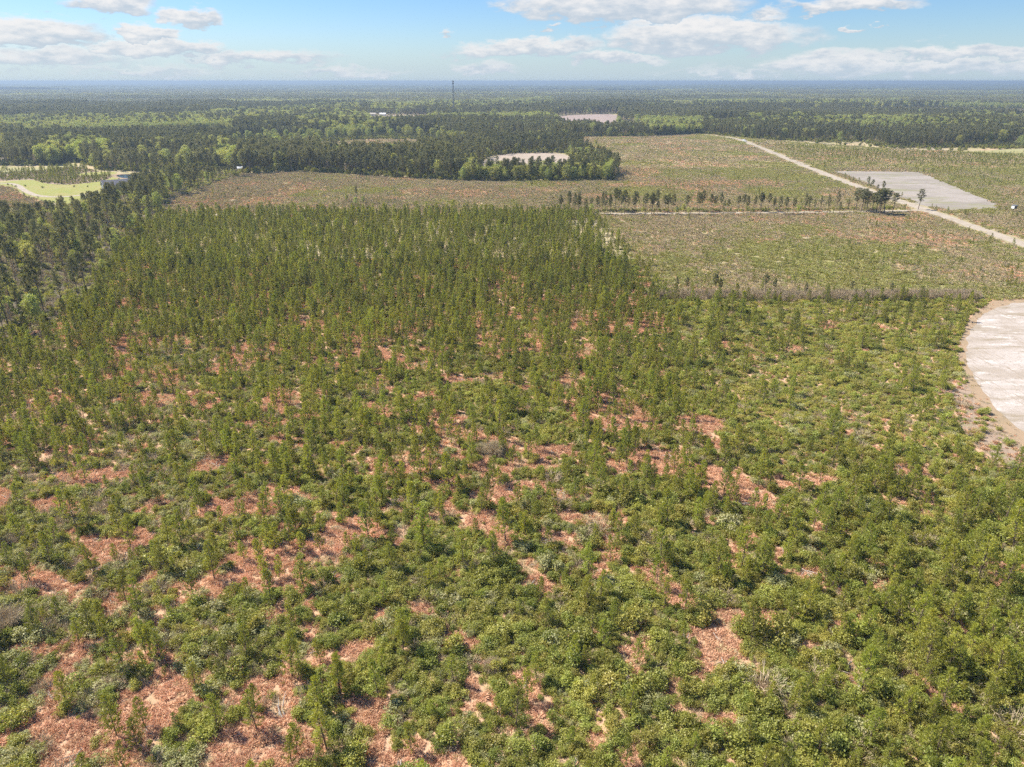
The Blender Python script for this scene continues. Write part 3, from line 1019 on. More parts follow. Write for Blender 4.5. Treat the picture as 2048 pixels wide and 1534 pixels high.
# ------------------------------------------------------------------ foreground cover maps
PATCH = [  # rusty bracken openings: (u, v, half width, half height, lean)
    (800, 930, 75, 24, -.15), (665, 1088, 62, 34, -.3), (560, 1160, 42, 30, -.2), (860, 1035, 60, 16, -.35), (690, 1312, 75, 24, -.45), (830, 1222, 36, 18, -.2),
    (620, 1475, 28, 44, 0), (1052, 1378, 34, 42, .3), (730, 1500, 34, 16, 0), (1450, 968, 66, 22, .1), (1580, 1152, 44, 12, 0), (1185, 1040, 64, 16, .1),
    (1215, 1110, 30, 70, .5), (905, 862, 22, 44, .5), (1400, 852, 54, 20, .2), (1510, 1005, 70, 22, .2), (1000, 992, 44, 20, 0), (230, 1095, 90, 30, -.2),
    (345, 1375, 110, 34, -.3), (95, 1012, 66, 16, 0), (490, 1395, 80, 36, -.35), (1690, 1255, 48, 12, -.3), (1752, 1172, 30, 14, 0), (1640, 962, 44, 13, .1),
    (300, 800, 60, 16, 0), (330, 752, 34, 18, 0), (610, 700, 22, 14, 0), (645, 792, 22, 10, 0), (455, 742, 44, 10, 0), (1150, 762, 44, 22, .2),
    (1100, 905, 54, 13, 0), (1325, 925, 66, 28, .3), (1880, 1400, 70, 14, .75), (1275, 1300, 26, 62, .3), (1192, 1490, 24, 24, 0), (255, 1515, 60, 18, 0),
    (180, 955, 70, 16, -.1), (420, 930, 50, 18, -.2), (1700, 1340, 12, 50, -.4), (520, 850, 40, 14, 0), (1060, 1135, 30, 14, 0), (1100, 1075, 50, 16, .2),
    (1480, 1100, 26, 40, .4), (150, 1185, 60, 16, -.1), (60, 1300, 50, 16, 0), (560, 790, 40, 12, 0), (760, 820, 30, 14, 0), (1240, 845, 44, 14, .2), (1655, 650, 20, 10, 0), (1590, 700, 20, 8, 0),
    (1980, 1310, 44, 12, .3), (1610, 1300, 40, 10, -.2), (1430, 1440, 40, 14, 0), (930, 1290, 26, 12, 0), (260, 650, 24, 8, 0), (700, 560, 14, 10, .3), (1320, 660, 14, 8, 0)]


def cover(x, y):
    """bracken 0..1, shrub 0..1, pine chance for ground points of the near scrub"""
    u, v, _ = g2px(x, y)
    n = fbm(x + 0.35 * y, y, 11.0, 21, 4) * 0.62 + fbm(x - 0.3 * y, y, 3.6, 44, 3) * 0.38
    frac = np.full(np.shape(x), 0.31)
    frac = np.where((u < 700) & (v > 700), 0.345, frac)
    frac = np.where((u > 900) & (u < 1650) & (v > 800) & (v < 1120), 0.41, frac)
    frac = np.where(v < 760, 0.36, frac)
    frac = np.where((u > 1330) & (v < 930), 0.05, frac)
    frac = np.where((u > 1650) & (v > 930), 0.20, frac)
    frac = np.where((u > 600) & (u < 1050) & (v > 1030), 0.23, frac)
    frac = np.where((u < 420) & (v > 1230), 0.22, frac)
    thr = 0.5 + (0.5 - frac) * 0.40
    red = sstep(n, thr - 0.035, thr + 0.035)
    wob = (fbm(x, y, 3.2, 77, 3) - 0.5) * 1.3
    for (pu, pv, a, b, lean) in PATCH:
        du, dv = u - pu, v - pv
        c, s = math.cos(lean), math.sin(lean)
        e = np.sqrt(((du * c + dv * s) / a) ** 2 + ((-du * s + dv * c) / b) ** 2)
        red = np.maximum(red, sstep(1.15 - e + wob, 0.0, 0.3))
    shrub = 1 - red
    # young plantation in the middle distance: fewer shrubs, more pines
    plant_z = sstep(790 - v + 60 * (fbm(x, y, 22, 4) - 0.5), 0, 190) * sstep(np.interp(v, [431, 486, 576, 602, 700], [1200, 1245, 1318, 1338, 1352]) - u + 110 * (fbm(x, y, 14, 6, 3) - 0.5), -15, 95)
    left = sstep(420 - u, 0, 300) * sstep(1010 - v, 0, 160)
    plant_z = np.maximum(plant_z, left * 0.75)
    pine = 0.19 + 0.56 * plant_z
    pine = np.where((u > 1310 + 0.1 * (v - 600)) & (v < 600), np.minimum(pine, 0.3), pine)
    pine = np.where((u > 1345 + 0.1 * (v - 600)) & (v < 880), 0.025, pine)
    pine = np.where((u < 1400) & (v > 700), np.maximum(pine, 0.16 + 0.28 * sstep(1180 - v, 0, 350)), pine)
    br = sstep(u - 1250, 0, 500) * sstep(v - 850, 0, 200)
    pine = np.maximum(pine, 0.16 + 0.40 * br)
    shrub = shrub * (1 - 0.55 * plant_z)
    pine = pine * (0.25 + 1.5 * fbm(x, y, 9.0, 31, 3))
    bare = inpoly(u, v, P_SAND) | inpoly(u, v, P_RIM)
    brush = inpoly(u, v, P_BRUSH)
    woods = inpoly(u, v, P_WOODS)
    shrub = np.where(bare | woods, 0, np.where(brush, 0.12, shrub))
    red = np.where(bare | woods, 0, np.where(brush, 0.12, red))
    pine = np.where(bare | brush | woods, 0, pine)
    return u, v, red, shrub, pine


def hedge_side(x, y):
    """True on the near side of the hedgerow / plantation edge"""
    u, v, _ = g2px(x, y)
    lim = np.interp(u, [-1500, 0, 320, 1195, 1240, 1315, 1335, 1990, 3500], [860, 688, 431, 431, 486, 576, 602, 599, 596])
    return v > lim


# young pines -------------------------------------------------------------------------------------------------------
px_, py_, r_ = grid_pts(44, 425, 2.3, 11)
rot = math.radians(14)
ok = hedge_side(px_, py_)
px_, py_ = px_[ok], py_[ok]
u_, v_, red_, shr_, pin_ = cover(px_, py_)
lane_d = dist_line(px_, py_, lane_xy[::2])
keep = (r_.random(len(px_)) < pin_) & (lane_d > 4.0)
px_, py_, u_, v_, red_ = px_[keep], py_[keep], u_[keep], v_[keep], red_[keep]
sz_ = np.clip(r_.normal(0.92, 0.30, len(px_)), 0.32, 1.75)
far_up = sstep(800 - v_, 0, 250)
sz_ = sz_ * (1 + 0.16 * far_up)
br_ = sstep(u_ - 1350, 0, 400) * sstep(v_ - 850, 0, 200)
sz_ = sz_ * (1 + 0.10 * br_)
wide = 1.0 - 0.04 * far_up + 0.06 * br_
tint_ = np.clip(0.55 + 0.5 * (fbm(px_, py_, 14, 3) - 0.5) + r_.normal(0, 0.27, len(px_)) - 0.30 * far_up + 0.1 * br_ - 0.18 * sstep(700 - u_, 0, 600), 0, 1)
pk_ = r_.integers(0, len(PINE), len(px_))
vis = (u_ > 20) & (u_ < 2028) & (v_ > 60) & (v_ < 1560)
score = np.where(vis, sz_ / np.hypot(np.hypot(px_, py_), H), 0)
order = np.argsort(-score)
ind = order[:300]
rest = np.ones(len(px_), bool)
rest[ind] = False
scatter('young_pines', 'mass of young pines of the plantation beyond the nearest ones', 'pine plantation', [p[2] for p in PINE],
        px_[rest], py_[rest], (sz_ * wide)[rest], tint_[rest], pk_[rest], tall=sz_[rest])


def where_words(u, v):
    col_ = 'far left' if u < 340 else 'left' if u < 683 else 'left of centre' if u < 1024 else 'right of centre' if u < 1365 else 'right' if u < 1707 else 'far right'
    row_ = 'at the bottom edge' if v > 1400 else 'in the lower foreground' if v > 1240 else 'in the upper foreground' if v > 1080 else 'in mid scrub'
    return col_, row_


for i in ind:
    col_, row_ = where_words(u_[i], v_[i])
    sw = 'tall' if sz_[i] > 1.25 else 'short' if sz_[i] < 0.85 else 'middle-sized'
    ctx = 'in bracken' if red_[i] > 0.5 else 'among shrubs'
    plant('young_pine', PINE[pk_[i]], px_[i], py_[i], sz_[i] * wide[i], r_.uniform(0, 6.28), tint_[i],
          '%s young pine %s, %s, %s' % (sw, ctx, row_, col_), 'pine tree', '%s young pines %s, %s, %s' % (sw, ctx, row_, col_), tall=sz_[i])

# shrubs ------------------------------------------------------------------------------------------------------------
sx, sy, r_ = grid_pts(44, 300, 0.86, 12)
ok = hedge_side(sx, sy)
sx, sy = sx[ok], sy[ok]
u_, v_, red_, shr_, pin_ = cover(sx, sy)
keep = r_.random(len(sx)) < shr_ * np.where(v_ > 950, 0.94, 0.82)
sx, sy, u_, v_ = sx[keep], sy[keep], u_[keep], v_[keep]
ssz = np.clip(r_.gamma(7, 0.137, len(sx)), 0.4, 2.2) * (0.84 + 0.16 * sstep(v_ - 900, 0, 300)) * (0.92 + 0.2 * fbm(sx, sy, 15, 71, 2))
big = r_.random(len(sx)) < 0.035
ssz = np.where(big, ssz * 1.55, ssz)
rightz = sstep(u_ - 1250, 0, 300)
tall_ = ssz * r_.uniform(0.65, 1.25, len(sx)) * (0.88 + 0.12 * rightz - 0.32 * rightz * sstep(930 - v_, 0, 100))
leftmut = sstep(700 - u_, 0, 600)
stint = np.clip(0.45 + 0.95 * (fbm(sx, sy, 9, 8) - 0.5) + r_.normal(0, 0.22, len(sx)) + 0.10 * rightz + 0.10 * rightz * sstep(930 - v_, 0, 100), 0, 1)
pale = r_.random(len(sx)) < (0.06 + 0.26 * leftmut + 0.10 * sstep(fbm(sx, sy, 12, 92), 0.55, 0.7))
greyt = r_.random(len(sx)) < (0.04 + 0.20 * leftmut)
spk = r_.integers(0, len(SHRUB), len(sx))
spk = np.where(pale, len(SHRUB) + r_.integers(0, len(PALE), len(sx)), spk)
vis = (u_ > 20) & (u_ < 2028) & (v_ < 1545) & ~greyt
score = np.where(vis, ssz * (0.6 + 0.4 * tall_) / np.hypot(np.hypot(sx, sy), H), 0)
ind = np.argsort(-score)[:300]
rest = ~greyt
rest[ind] = False
scatter('undergrowth', 'waist-high evergreen undergrowth filling the scrub between the pines', 'undergrowth', [p[2] for p in SHRUB] + [p[2] for p in PALE],
        sx[rest], sy[rest], ssz[rest], stint[rest], spk[rest], tall=tall_[rest])
scatter('bare_twigs', 'grey leafless twiggy undergrowth between the green shrubs', 'undergrowth', TWIG, sx[greyt], sy[greyt], ssz[greyt] * 1.1, r_.random(greyt.sum()))
ALLSH = SHRUB + PALE
for i in ind:
    col_, row_ = where_words(u_[i], v_[i])
    cw = 'pale grey-green' if spk[i] >= len(SHRUB) else 'bright green' if stint[i] > 0.62 else 'dark green' if stint[i] < 0.3 else 'mid green'
    sw = 'big' if ssz[i] > 1.55 else 'rounded'
    plant('shrub', ALLSH[spk[i]], sx[i], sy[i], ssz[i], r_.uniform(0, 6.28), stint[i],
          '%s %s shrub %s, %s' % (sw, cw, row_, col_), 'shrub', '%s %s shrubs %s, %s' % (sw, cw, row_, col_), names=('stems', 'foliage'), tall=tall_[i])

# dead bracken and straw --------------------------------------------------------------------------------------------
fx, fy, r_ = grid_pts(44, 300, 0.66, 13)
ok = hedge_side(fx, fy)
fx, fy = fx[ok], fy[ok]
u_, v_, red_, shr_, pin_ = cover(fx, fy)
rr = r_.random(len(fx))
keep = rr < (0.80 * red_ + 0.05 * (shr_ > 0.15))
kx, ky = fx[keep], fy[keep]
strawz = r_.random(len(kx)) < 0.06 + 0.5 * sstep(fbm(kx, ky, 7, 15), 0.60, 0.72)
ft = np.clip(0.5 + 0.9 * (fbm(kx, ky, 6, 19) - 0.5) + r_.normal(0, 0.18, len(kx)), 0, 1)
fs = r_.uniform(0.6, 1.35, len(kx))
scatter('dead_bracken', 'rust-coloured dead bracken covering the openings between the shrubs', 'bracken', FERN, kx[~strawz], ky[~strawz], fs[~strawz], ft[~strawz])
scatter('dry_grass', 'straw-coloured dry grass tufts among the bracken', 'grass', STRAW, kx[strawz], ky[strawz], fs[strawz] * 0.9, ft[strawz])
def branch_parts(seed):
    r = np.random.default_rng(seed)
    q = []
    for k in range(5):
        a = r.normal(0, 0.5)
        p = np.array([r.normal(0, .4), r.normal(0, .4), 0.12])
        L = r.uniform(0.8, 2.4)
        e_ = p + [math.cos(a) * L, math.sin(a) * L, r.uniform(0.0, 0.35)]
        q.append(tube([p, (p + e_) / 2 + [0, 0, 0.1], e_], [0.06, 0.045, 0.015], 4))
    return np.concatenate(q)


BRANCH = [proto('dead_branch_source', [(branch_parts(380 + k), 0)], [M['deadwood']]) for k in range(3)]
sel = (red_ > 0.5) & (rr > 0.985)
scatter('dead_branches', 'grey fallen branches lying in the bracken', 'branches', BRANCH, fx[sel], fy[sel], r_.uniform(0.6, 1.3, sel.sum()), r_.random(sel.sum()), tilt=0.02)
# brushy margin and rim of the sandy field
sel = (inpoly(u_, v_, P_BRUSH) & (rr < 0.25)) | (inpoly(u_, v_, P_RIM) & ~inpoly(u_, v_, P_SAND) & (rr < 0.10))
scatter('margin_brush', 'low brown weeds on the margin of the pale sandy field', 'weeds', TWIG[:1] + STRAW[:1] + FERN[:1], fx[sel], fy[sel], r_.uniform(0.25, 0.6, sel.sum()), r_.random(sel.sum()))

# regrowth on the cut-over land beyond the hedgerow ------------------------------------------------------------------
def open_mask(u, v):
    o = inpoly(u, v, P_OPEN)
    right = (v > 425) & ~(v > np.interp(u, [1195, 1240, 1315, 1335, 1990, 3500], [431, 486, 576, 602, 599, 596])) & (u > 1190)
    f14 = inpoly(u, v, P_F14)
    return o | right | f14


def clear_mask(x, y, u, v):
    bad = inpoly(u, v, P_GREY) | inpoly(u, v, P_POND) | inpoly(u, v, P_LAWN) | inpoly(u, v, P_LAWN2) | inpoly(u, v, P_SAND) | inpoly(u, v, P_RIM)
    for f in FIELDS:
        bad |= inpoly(u, v, f)
    return bad


def road_clear(x, y, a=6.5, b=4.5):
    return (dist_line(x, y, road_xy[::2]) > a) & (dist_line(x, y, lane_xy[::2]) > b) & (dist_line(x, y, brk_xy[::2]) > 5) & (dist_line(x, y, drive_xy[::2]) > 4) & (dist_line(x, y, acc_xy[::2]) > 4)


rx, ry, r_ = grid_pts(225, 640, 2.9, 14, 0.78, 10)
rx2, ry2, r2 = grid_pts(640, 1150, 5.2, 15, 0.78, 10)
rx, ry = np.concatenate([rx, rx2]), np.concatenate([ry, ry2])
u_, v_, _ = g2px(rx, ry)
ok = (open_mask(u_, v_) & ~clear_mask(rx, ry, u_, v_) | inpoly(u_, v_, P_RUST))
rx, ry, u_, v_ = rx[ok], ry[ok], u_[ok], v_[ok]
ok = road_clear(rx, ry, 6.5, 4.0) & (r_.random(len(rx)) < 0.85)
rx, ry, u_, v_ = rx[ok], ry[ok], u_[ok], v_[ok]
green = fbm(rx, ry, 45, 61, 4) + 0.16 * sstep(v_ - 450, 0, 110) * (u_ > 1200) - np.where((u_ < 1000), 0.10, 0) + np.where((u_ > 1450) & (v_ < 430), 0.05, 0)
redn = fbm(rx, ry, 30, 66, 4) - np.where(u_ < 1000, 0.06, 0)
greyn = fbm(rx, ry, 38, 69, 4)
q = r_.random(len(rx))
pk = np.where(green + 0.25 * (q - 0.5) > 0.60, 0, np.where(redn + 0.25 * (q - 0.5) > 0.60, 2, np.where(greyn + 0.2 * (q - 0.5) > 0.60, 3, 1)))
scatter('regrowth', 'knee-high regrowth and dry grass on the cut-over land', 'regrowth', REG, rx, ry, r_.uniform(0.7, 1.25, len(rx)) * np.where(ry > 640, 1.6, 1.0), np.clip(green - 0.05 + r_.normal(0, 0.18, len(rx)), 0, 1), pk,
        tall=r_.uniform(0.7, 1.3, len(rx)))

# shrubs and pine seedlings dotted over the cut-over land
qx, qy, r_ = grid_pts(225, 900, 3.6, 16, 0.78, 10)
u_, v_, _ = g2px(qx, qy)
ok = open_mask(u_, v_) & ~clear_mask(qx, qy, u_, v_)
dz = fbm(qx, qy, 32, 81, 4)
dens = 0.10 + 0.55 * sstep(dz, 0.50, 0.66) + 0.45 * sstep(v_ - 470, 0, 90) * (u_ > 1200) + np.where((u_ > 1450) & (v_ < 425) & (v_ < np.interp(u_, [1480, 1640, 1800, 2048], [278, 344, 402, 489])), 0.42, 0)
dens = np.where(u_ < 1100, dens * 0.45, dens)
darkp = inpoly(u_, v_, [(1540, 290), (1800, 303), (2300, 318), (2300, 345), (2000, 335), (1850, 325), (1700, 322), (1600, 312)])
farright = (u_ > 1500) & (v_ < np.interp(u_, [1480, 1640, 1800, 2048], [278, 344, 402, 489]) - 4)
dens = np.where(darkp, 0.9, np.where(farright, np.maximum(dens, 0.62), dens))
dens = np.where(~farright & (v_ < 470), dens * 0.6, dens)
rusty = inpoly(u_, v_, [(1450, 345), (1560, 348), (1680, 372), (1700, 385), (1560, 370)])
dens = np.where(rusty, 0.06, dens)
ok &= r_.random(len(qx)) < dens
qx, qy, u_, v_ = qx[ok], qy[ok], u_[ok], v_[ok]
ok = road_clear(qx, qy)
qx, qy, u_, v_ = qx[ok], qy[ok], u_[ok], v_[ok]
isp = r_.random(len(qx)) < 0.22 + 0.4 * inpoly(u_, v_, [(1540, 290), (1800, 303), (2300, 318), (2300, 345), (2000, 335), (1850, 325), (1700, 322), (1600, 312)])
scatter('saplings', 'scattered pine saplings on the cut-over land beyond the hedgerow', 'saplings', [p[2] for p in PINE], qx[isp], qy[isp], r_.uniform(0.35, 0.8, isp.sum()), r_.uniform(0.1, 0.7, isp.sum()))
scatter('field_shrubs', 'low green shrubs dotted over the cut-over land', 'shrubs', [p[2] for p in SHRUB] + [p[2] for p in PALE], qx[~isp], qy[~isp], r_.uniform(0.6, 1.5, (~isp).sum()), r_.uniform(0.1, 0.8, (~isp).sum()), tall=r_.uniform(0.4, 0.9, (~isp).sum()))

# hedgerow across the right side
hx, hy = [], []
r_ = np.random.default_rng(17)
hl = np.array(G([(1325, 600), (1500, 602), (1700, 601), (1850, 600), (1960, 599)]))
hp = resample(hl, 0.55, False)
for k in range(8):
    hx.append(hp[:, 0] + r_.normal(0, 0.5, len(hp)))
    hy.append(hp[:, 1] + r_.normal(0.7 * k, 0.9, len(hp)))
hx, hy = np.concatenate(hx), np.concatenate(hy)
kind = r_.random(len(hx))
a = kind < 0.62
scatter('hedgerow', 'greyish overgrown hedgerow of bare twigs crossing the scrub', 'hedgerow', TWIG, hx[a], hy[a], r_.uniform(0.9, 1.7, a.sum()), r_.uniform(0, 0.7, a.sum()), tall=r_.uniform(1.6, 3.1, a.sum()))
scatter('hedgerow_shrubs', 'green shrubs growing through the grey hedgerow', 'shrubs', [p[2] for p in SHRUB], hx[~a], hy[~a], r_.uniform(0.6, 1.2, (~a).sum()), r_.uniform(0.0, 0.55, (~a).sum()), tall=r_.uniform(0.8, 1.9, (~a).sum()))

# ------------------------------------------------------------------ woods
def forest_mask(u, v):
    f = (v < 364) & ~inpoly(u, v, P_OPEN) & ~inpoly(u, v, P_WOODS) & ~inpoly(u, v, P_LEFTOPEN) & ~inpoly(u, v, P_F14)
    for p in FIELDS:
        f &= ~inpoly(u, v, p)
    return f


def stand(x, y, size, seed):
    """a random value for each forest stand: skewed blocks of planting"""
    a = x * 0.94 + y * 0.34 + 60 * (fbm(x, y, 300, seed + 1, 2) - 0.5)
    b = -x * 0.34 + y * 0.94 + 60 * (fbm(x, y, 300, seed + 2, 2) - 0.5)
    i = np.floor(a / size).astype(np.int64)
    j = np.floor(b / (size * 0.8)).astype(np.int64)
    n = (i * 374761393 + j * 668265263 + seed * 974634777) & 0xFFFFFFFF
    n = ((n ^ (n >> 13)) * 1274126177) & 0xFFFFFFFF
    return ((n ^ (n >> 16)) & 0xFFFF) / 65535.0


def decid_frac(x, y, u, v):
    d = np.full(np.shape(x), 0.05)
    d = d + 0.62 * sstep(fbm(x * 0.45, y, 420, 51, 3), 0.545, 0.64) * np.where(v < 275, 1.0, 0.35)
    for b in DECID_BANDS:
        d = np.where(inpoly(u, v, b), 0.62, d)
    return d


tx, ty, r_ = grid_pts(430, 1250, 5.0, 18, 0.80, 25)
tx2, ty2, r2 = grid_pts(1250, 2300, 7.5, 19, 0.76, 25)
tx, ty = np.concatenate([tx, tx2]), np.concatenate([ty, ty2])
u_, v_, _ = g2px(tx, ty)
ok = forest_mask(u_, v_)
tx, ty, u_, v_ = tx[ok], ty[ok], u_[ok], v_[ok]
ok = road_clear(tx, ty, 9, 6)
clearing = sstep(fbm(tx, ty, 170, 57, 3), 0.66, 0.72) * (ty > 700)
ok &= r_.random(len(tx)) > clearing * 0.85
tx, ty, u_, v_ = tx[ok], ty[ok], u_[ok], v_[ok]
df = decid_frac(tx, ty, u_, v_)
rk = r_.random(len(tx))
dec = rk < df
bare = (~dec) & (rk > 0.965)
st1 = stand(tx, ty, 190, 3)
st2 = stand(tx, ty, 260, 9)
ht = 0.62 + 0.42 * st1 + 0.16 * fbm(tx, ty, 150, 58, 2) + r_.normal(0, 0.09, len(tx))
ht = np.where((st2 < 0.10) & (ty > 800), ht * 0.35, ht)
low = inpoly(u_, v_, [(200, 318), (380, 318), (400, 336), (300, 340), (200, 334)])
ht = np.where(low, ht * 0.62, ht)
ht = np.where(dec, np.maximum(ht, 0.85) * 1.25, ht)
ht = np.where(inpoly(u_, v_, [(900, 300), (1240, 300), (1240, 366), (900, 366)]), np.minimum(ht, 0.95) * 0.92, ht)
lowr = inpoly(u_, v_, [(1250, 225), (1500, 222), (2400, 226), (2400, 262), (1900, 250), (1500, 246), (1250, 244)])
ht = np.where(lowr, ht * 0.8, ht)
wd = np.where(ty > 1250, 1.35, 1.08)
pk = np.where(dec, len(BIGP) + r_.integers(0, len(DEC), len(tx)), np.where(bare, len(BIGP) + len(DEC) + r_.integers(0, 2, len(tx)), r_.integers(0, len(BIGP), len(tx))))
ftint = np.clip(0.12 + 0.62 * st2 + 0.5 * (fbm(tx, ty, 60, 59, 3) - 0.5) + r_.normal(0, 0.17, len(tx)), 0, 1)
NS = len(BIGP) + len(DEC) + len(BARE)
scatter('forest', 'pine forest with bright spring broadleaf trees behind the cut-over land', 'forest', [p[2] for p in BIGP + DEC + BARE],
        tx, ty, ht * wd, ftint, pk, tall=ht)
nearf = (ty < 1350)
ex = np.concatenate([tx[nearf] + r_.normal(0, 2.2, nearf.sum()) for k in range(2)])
ey = np.concatenate([ty[nearf] + r_.normal(0, 2.2, nearf.sum()) for k in range(2)])
eu, ev, _ = g2px(ex, ey)
okf = forest_mask(eu, ev)
ex, ey = ex[okf], ey[okf]
scatter('forest_understorey', 'dark shrubs and saplings under the edge of the far pine forest', 'undergrowth', [p[2] for p in SHRUB], ex, ey, r_.uniform(1.4, 3.0, len(ex)), r_.uniform(0.0, 0.5, len(ex)), tall=r_.uniform(1.5, 3.8, len(ex)))

# farther woods: copses
cx_, cy_, r_ = grid_pts(2300, 6500, 26.0, 20, 0.75, 60)
u_, v_, _ = g2px(cx_, cy_)
ok = forest_mask(u_, v_)
cl = sstep(fbm(cx_ * 0.4, cy_, 500, 53, 3), 0.66, 0.71)
ok &= r_.random(len(cx_)) > cl
cx_, cy_, u_, v_ = cx_[ok], cy_[ok], u_[ok], v_[ok]
df = decid_frac(cx_, cy_, u_, v_)
rk = r_.random(len(cx_))
pk = np.where(rk < df * 0.5, 4, np.where(rk < df, 3, r_.integers(0, 3, len(cx_))))
scatter('far_forest', 'hazy far forest stretching away to the horizon', 'forest', CLUST, cx_, cy_, r_.uniform(0.95, 1.35, len(cx_)), np.clip(0.05 + 0.8 * stand(cx_, cy_, 520, 5) + r_.normal(0, 0.12, len(cx_)), 0, 1), pk,
        tall=r_.uniform(0.8, 1.0, len(cx_)) * (0.6 + 0.5 * stand(cx_, cy_, 520, 8)))


# canopy of the woods out to the horizon: an uneven sheet at tree-top height
def canopy():
    rows = np.geomspace(6000, 39000, 190)
    cols = np.linspace(-0.80, 0.80, 520)
    Rr, Cc = np.meshgrid(rows, cols, indexing='ij')
    X, Y = Rr * Cc, Rr
    rg = np.random.default_rng(3)
    Z = 7 + 12 * fbm(X, Y, 420, 91, 3) + rg.uniform(-5, 5, X.shape) * 0.9
    Z += 16 * sstep(fbm(X * 0.35, Y * 0.35, 900, 93, 3), 0.5, 0.75)
    n, m = X.shape
    vs = np.stack([X, Y, Z], -1).reshape(-1, 3)
    idx = np.arange(n * m).reshape(n, m)
    f = np.stack([idx[:-1, :-1], idx[:-1, 1:], idx[1:, 1:], idx[1:, :-1]], -1).reshape(-1, 4)
    me = bpy.data.meshes.new('distant_forest')
    me.vertices.add(len(vs))
    me.vertices.foreach_set('co', vs.astype(np.float32).ravel())
    me.loops.add(len(f) * 4)
    me.loops.foreach_set('vertex_index', f.astype(np.int32).ravel())
    me.polygons.add(len(f))
    me.polygons.foreach_set('loop_start', np.arange(len(f), dtype=np.int32) * 4)
    me.polygons.foreach_set('loop_total', np.full(len(f), 4, np.int32))
    me.update(calc_edges=True)
    me.materials.append(ground_mat('distant_canopy', [(0.0016, 0.50, 0.62, (0.12, 0.14, 0.055)), (0.006, 0.52, 0.66, (0.10, 0.115, 0.05)), (0.03, 0.5, 0.7, (0.04, 0.055, 0.03))], (0.055, 0.07, 0.035), 0.0))
    o = bpy.data.objects.new('distant_forest', me)
    o['kind'] = 'stuff'
    o['label'] = 'blue-hazed forest canopy along the horizon'
    o['category'] = 'forest'
    COL.objects.link(o)


canopy()

# ------------------------------------------------------------------ individual trees
used_big = []


def big(kind, u, v, s, label, group, tint=0.45, rz=None, seed=None, name=None, tall=None, wide=1.0):
    r = np.random.default_rng(int(u * 7 + v * 131) if seed is None else seed)
    arr = {'pine': BIGP, 'leaf': DEC, 'bare': BARE}[kind]
    x, y = px2g(u, v)
    nm = name or {'pine': 'pine_tree', 'leaf': 'broadleaf_tree', 'bare': 'bare_tree'}[kind]
    return plant(nm, arr[int(r.integers(len(arr)))], x, y, s * wide, r.uniform(0, 6.28), tint, label, 'tree', group, tall=s)


# mixed old wood on the left
lx, ly, r_ = grid_pts(160, 640, 5.4, 23, 0.80, 16)
u_, v_, _ = g2px(lx, ly)
ok = inpoly(u_, v_, P_WOODS) & (r_.random(len(lx)) < 0.62)
lx, ly, u_, v_ = lx[ok], ly[ok], u_[ok], v_[ok]
ok = road_clear(lx, ly, 9, 6)
lx, ly, u_, v_ = lx[ok], ly[ok], u_[ok], v_[ok]
vtop = np.interp(u_, [-200, 0, 60, 130, 165, 195, 205, 222, 235, 262, 280, 330], [408, 406, 412, 404, 394, 386, 388, 376, 370, 367, 352, 335])
ppm = F / np.hypot(np.hypot(lx, ly), H)
smax = (v_ - vtop) / (19.5 * ppm)
ok = smax > 0.28
lx, ly, u_, v_, smax = lx[ok], ly[ok], u_[ok], v_[ok], smax[ok]
seen = (u_ > -25) & (v_ < 700)
sc_ = np.where(seen, 1.0 / np.hypot(lx, ly), 0)
od = np.argsort(-sc_)
kindr = r_.random(len(lx))
nind = 0
restm = np.ones(len(lx), bool)
for i in od[:215]:
    if not seen[i]:
        continue
    restm[i] = False
    uu, vv_ = u_[i], v_[i]
    zone = 'by plantation edge' if vv_ > 545 else 'beside plantation' if vv_ > 480 else 'at plantation corner' if vv_ > 425 else 'near the house'
    side = 'far left' if uu < 90 else 'further right' if uu > 200 else 'mid wood'
    k = kindr[i]
    if k < 0.44:
        s = float(min(np.clip(r_.normal(0.80, 0.15), 0.45, 1.1), smax[i]))
        plant('pine_tree', BIGP[int(r_.integers(len(BIGP)))], lx[i], ly[i], s, r_.uniform(0, 6.28), float(np.clip(r_.normal(0.62, 0.24), 0, 1)),
              'tall bare-stemmed pine in the left wood, %s, %s' % (zone, side), 'tree', 'tall pines of the left wood, %s, %s' % (zone, side))
    elif k < 0.80:
        s = float(min(np.clip(r_.normal(0.58, 0.12), 0.35, 0.85), smax[i] * 1.3))
        plant('broadleaf_tree', DEC[int(r_.integers(len(DEC)))], lx[i], ly[i], s, r_.uniform(0, 6.28), float(r_.uniform(0.2, 0.8)),
              'yellow-green broadleaf tree in the left wood, %s, %s' % (zone, side), 'tree', 'broadleaf trees of the left wood, %s, %s' % (zone, side))
    else:
        s = float(min(np.clip(r_.normal(0.75, 0.12), 0.45, 1.0), smax[i] * 1.4))
        plant('bare_tree', BARE[int(r_.integers(len(BARE)))], lx[i], ly[i], s, r_.uniform(0, 6.28), float(r_.uniform(0.2, 0.8)),
              'grey leafless tree in the left wood, %s, %s' % (zone, side), 'tree', 'leafless trees of the left wood, %s, %s' % (zone, side))
if restm.any():
    nr = int(restm.sum())
    pk = np.where(kindr[restm] < 0.7, r_.integers(0, len(BIGP), nr), len(BIGP) + r_.integers(0, len(DEC), nr))
    allp = [p[2] for p in BIGP + DEC]
    scatter('wood_edge', 'trees of the left wood outside or behind the nearest ones', 'forest', allp, lx[restm], ly[restm], np.minimum(r_.uniform(0.7, 1.0, nr), smax[restm]), r_.uniform(0.2, 0.7, nr), pk)
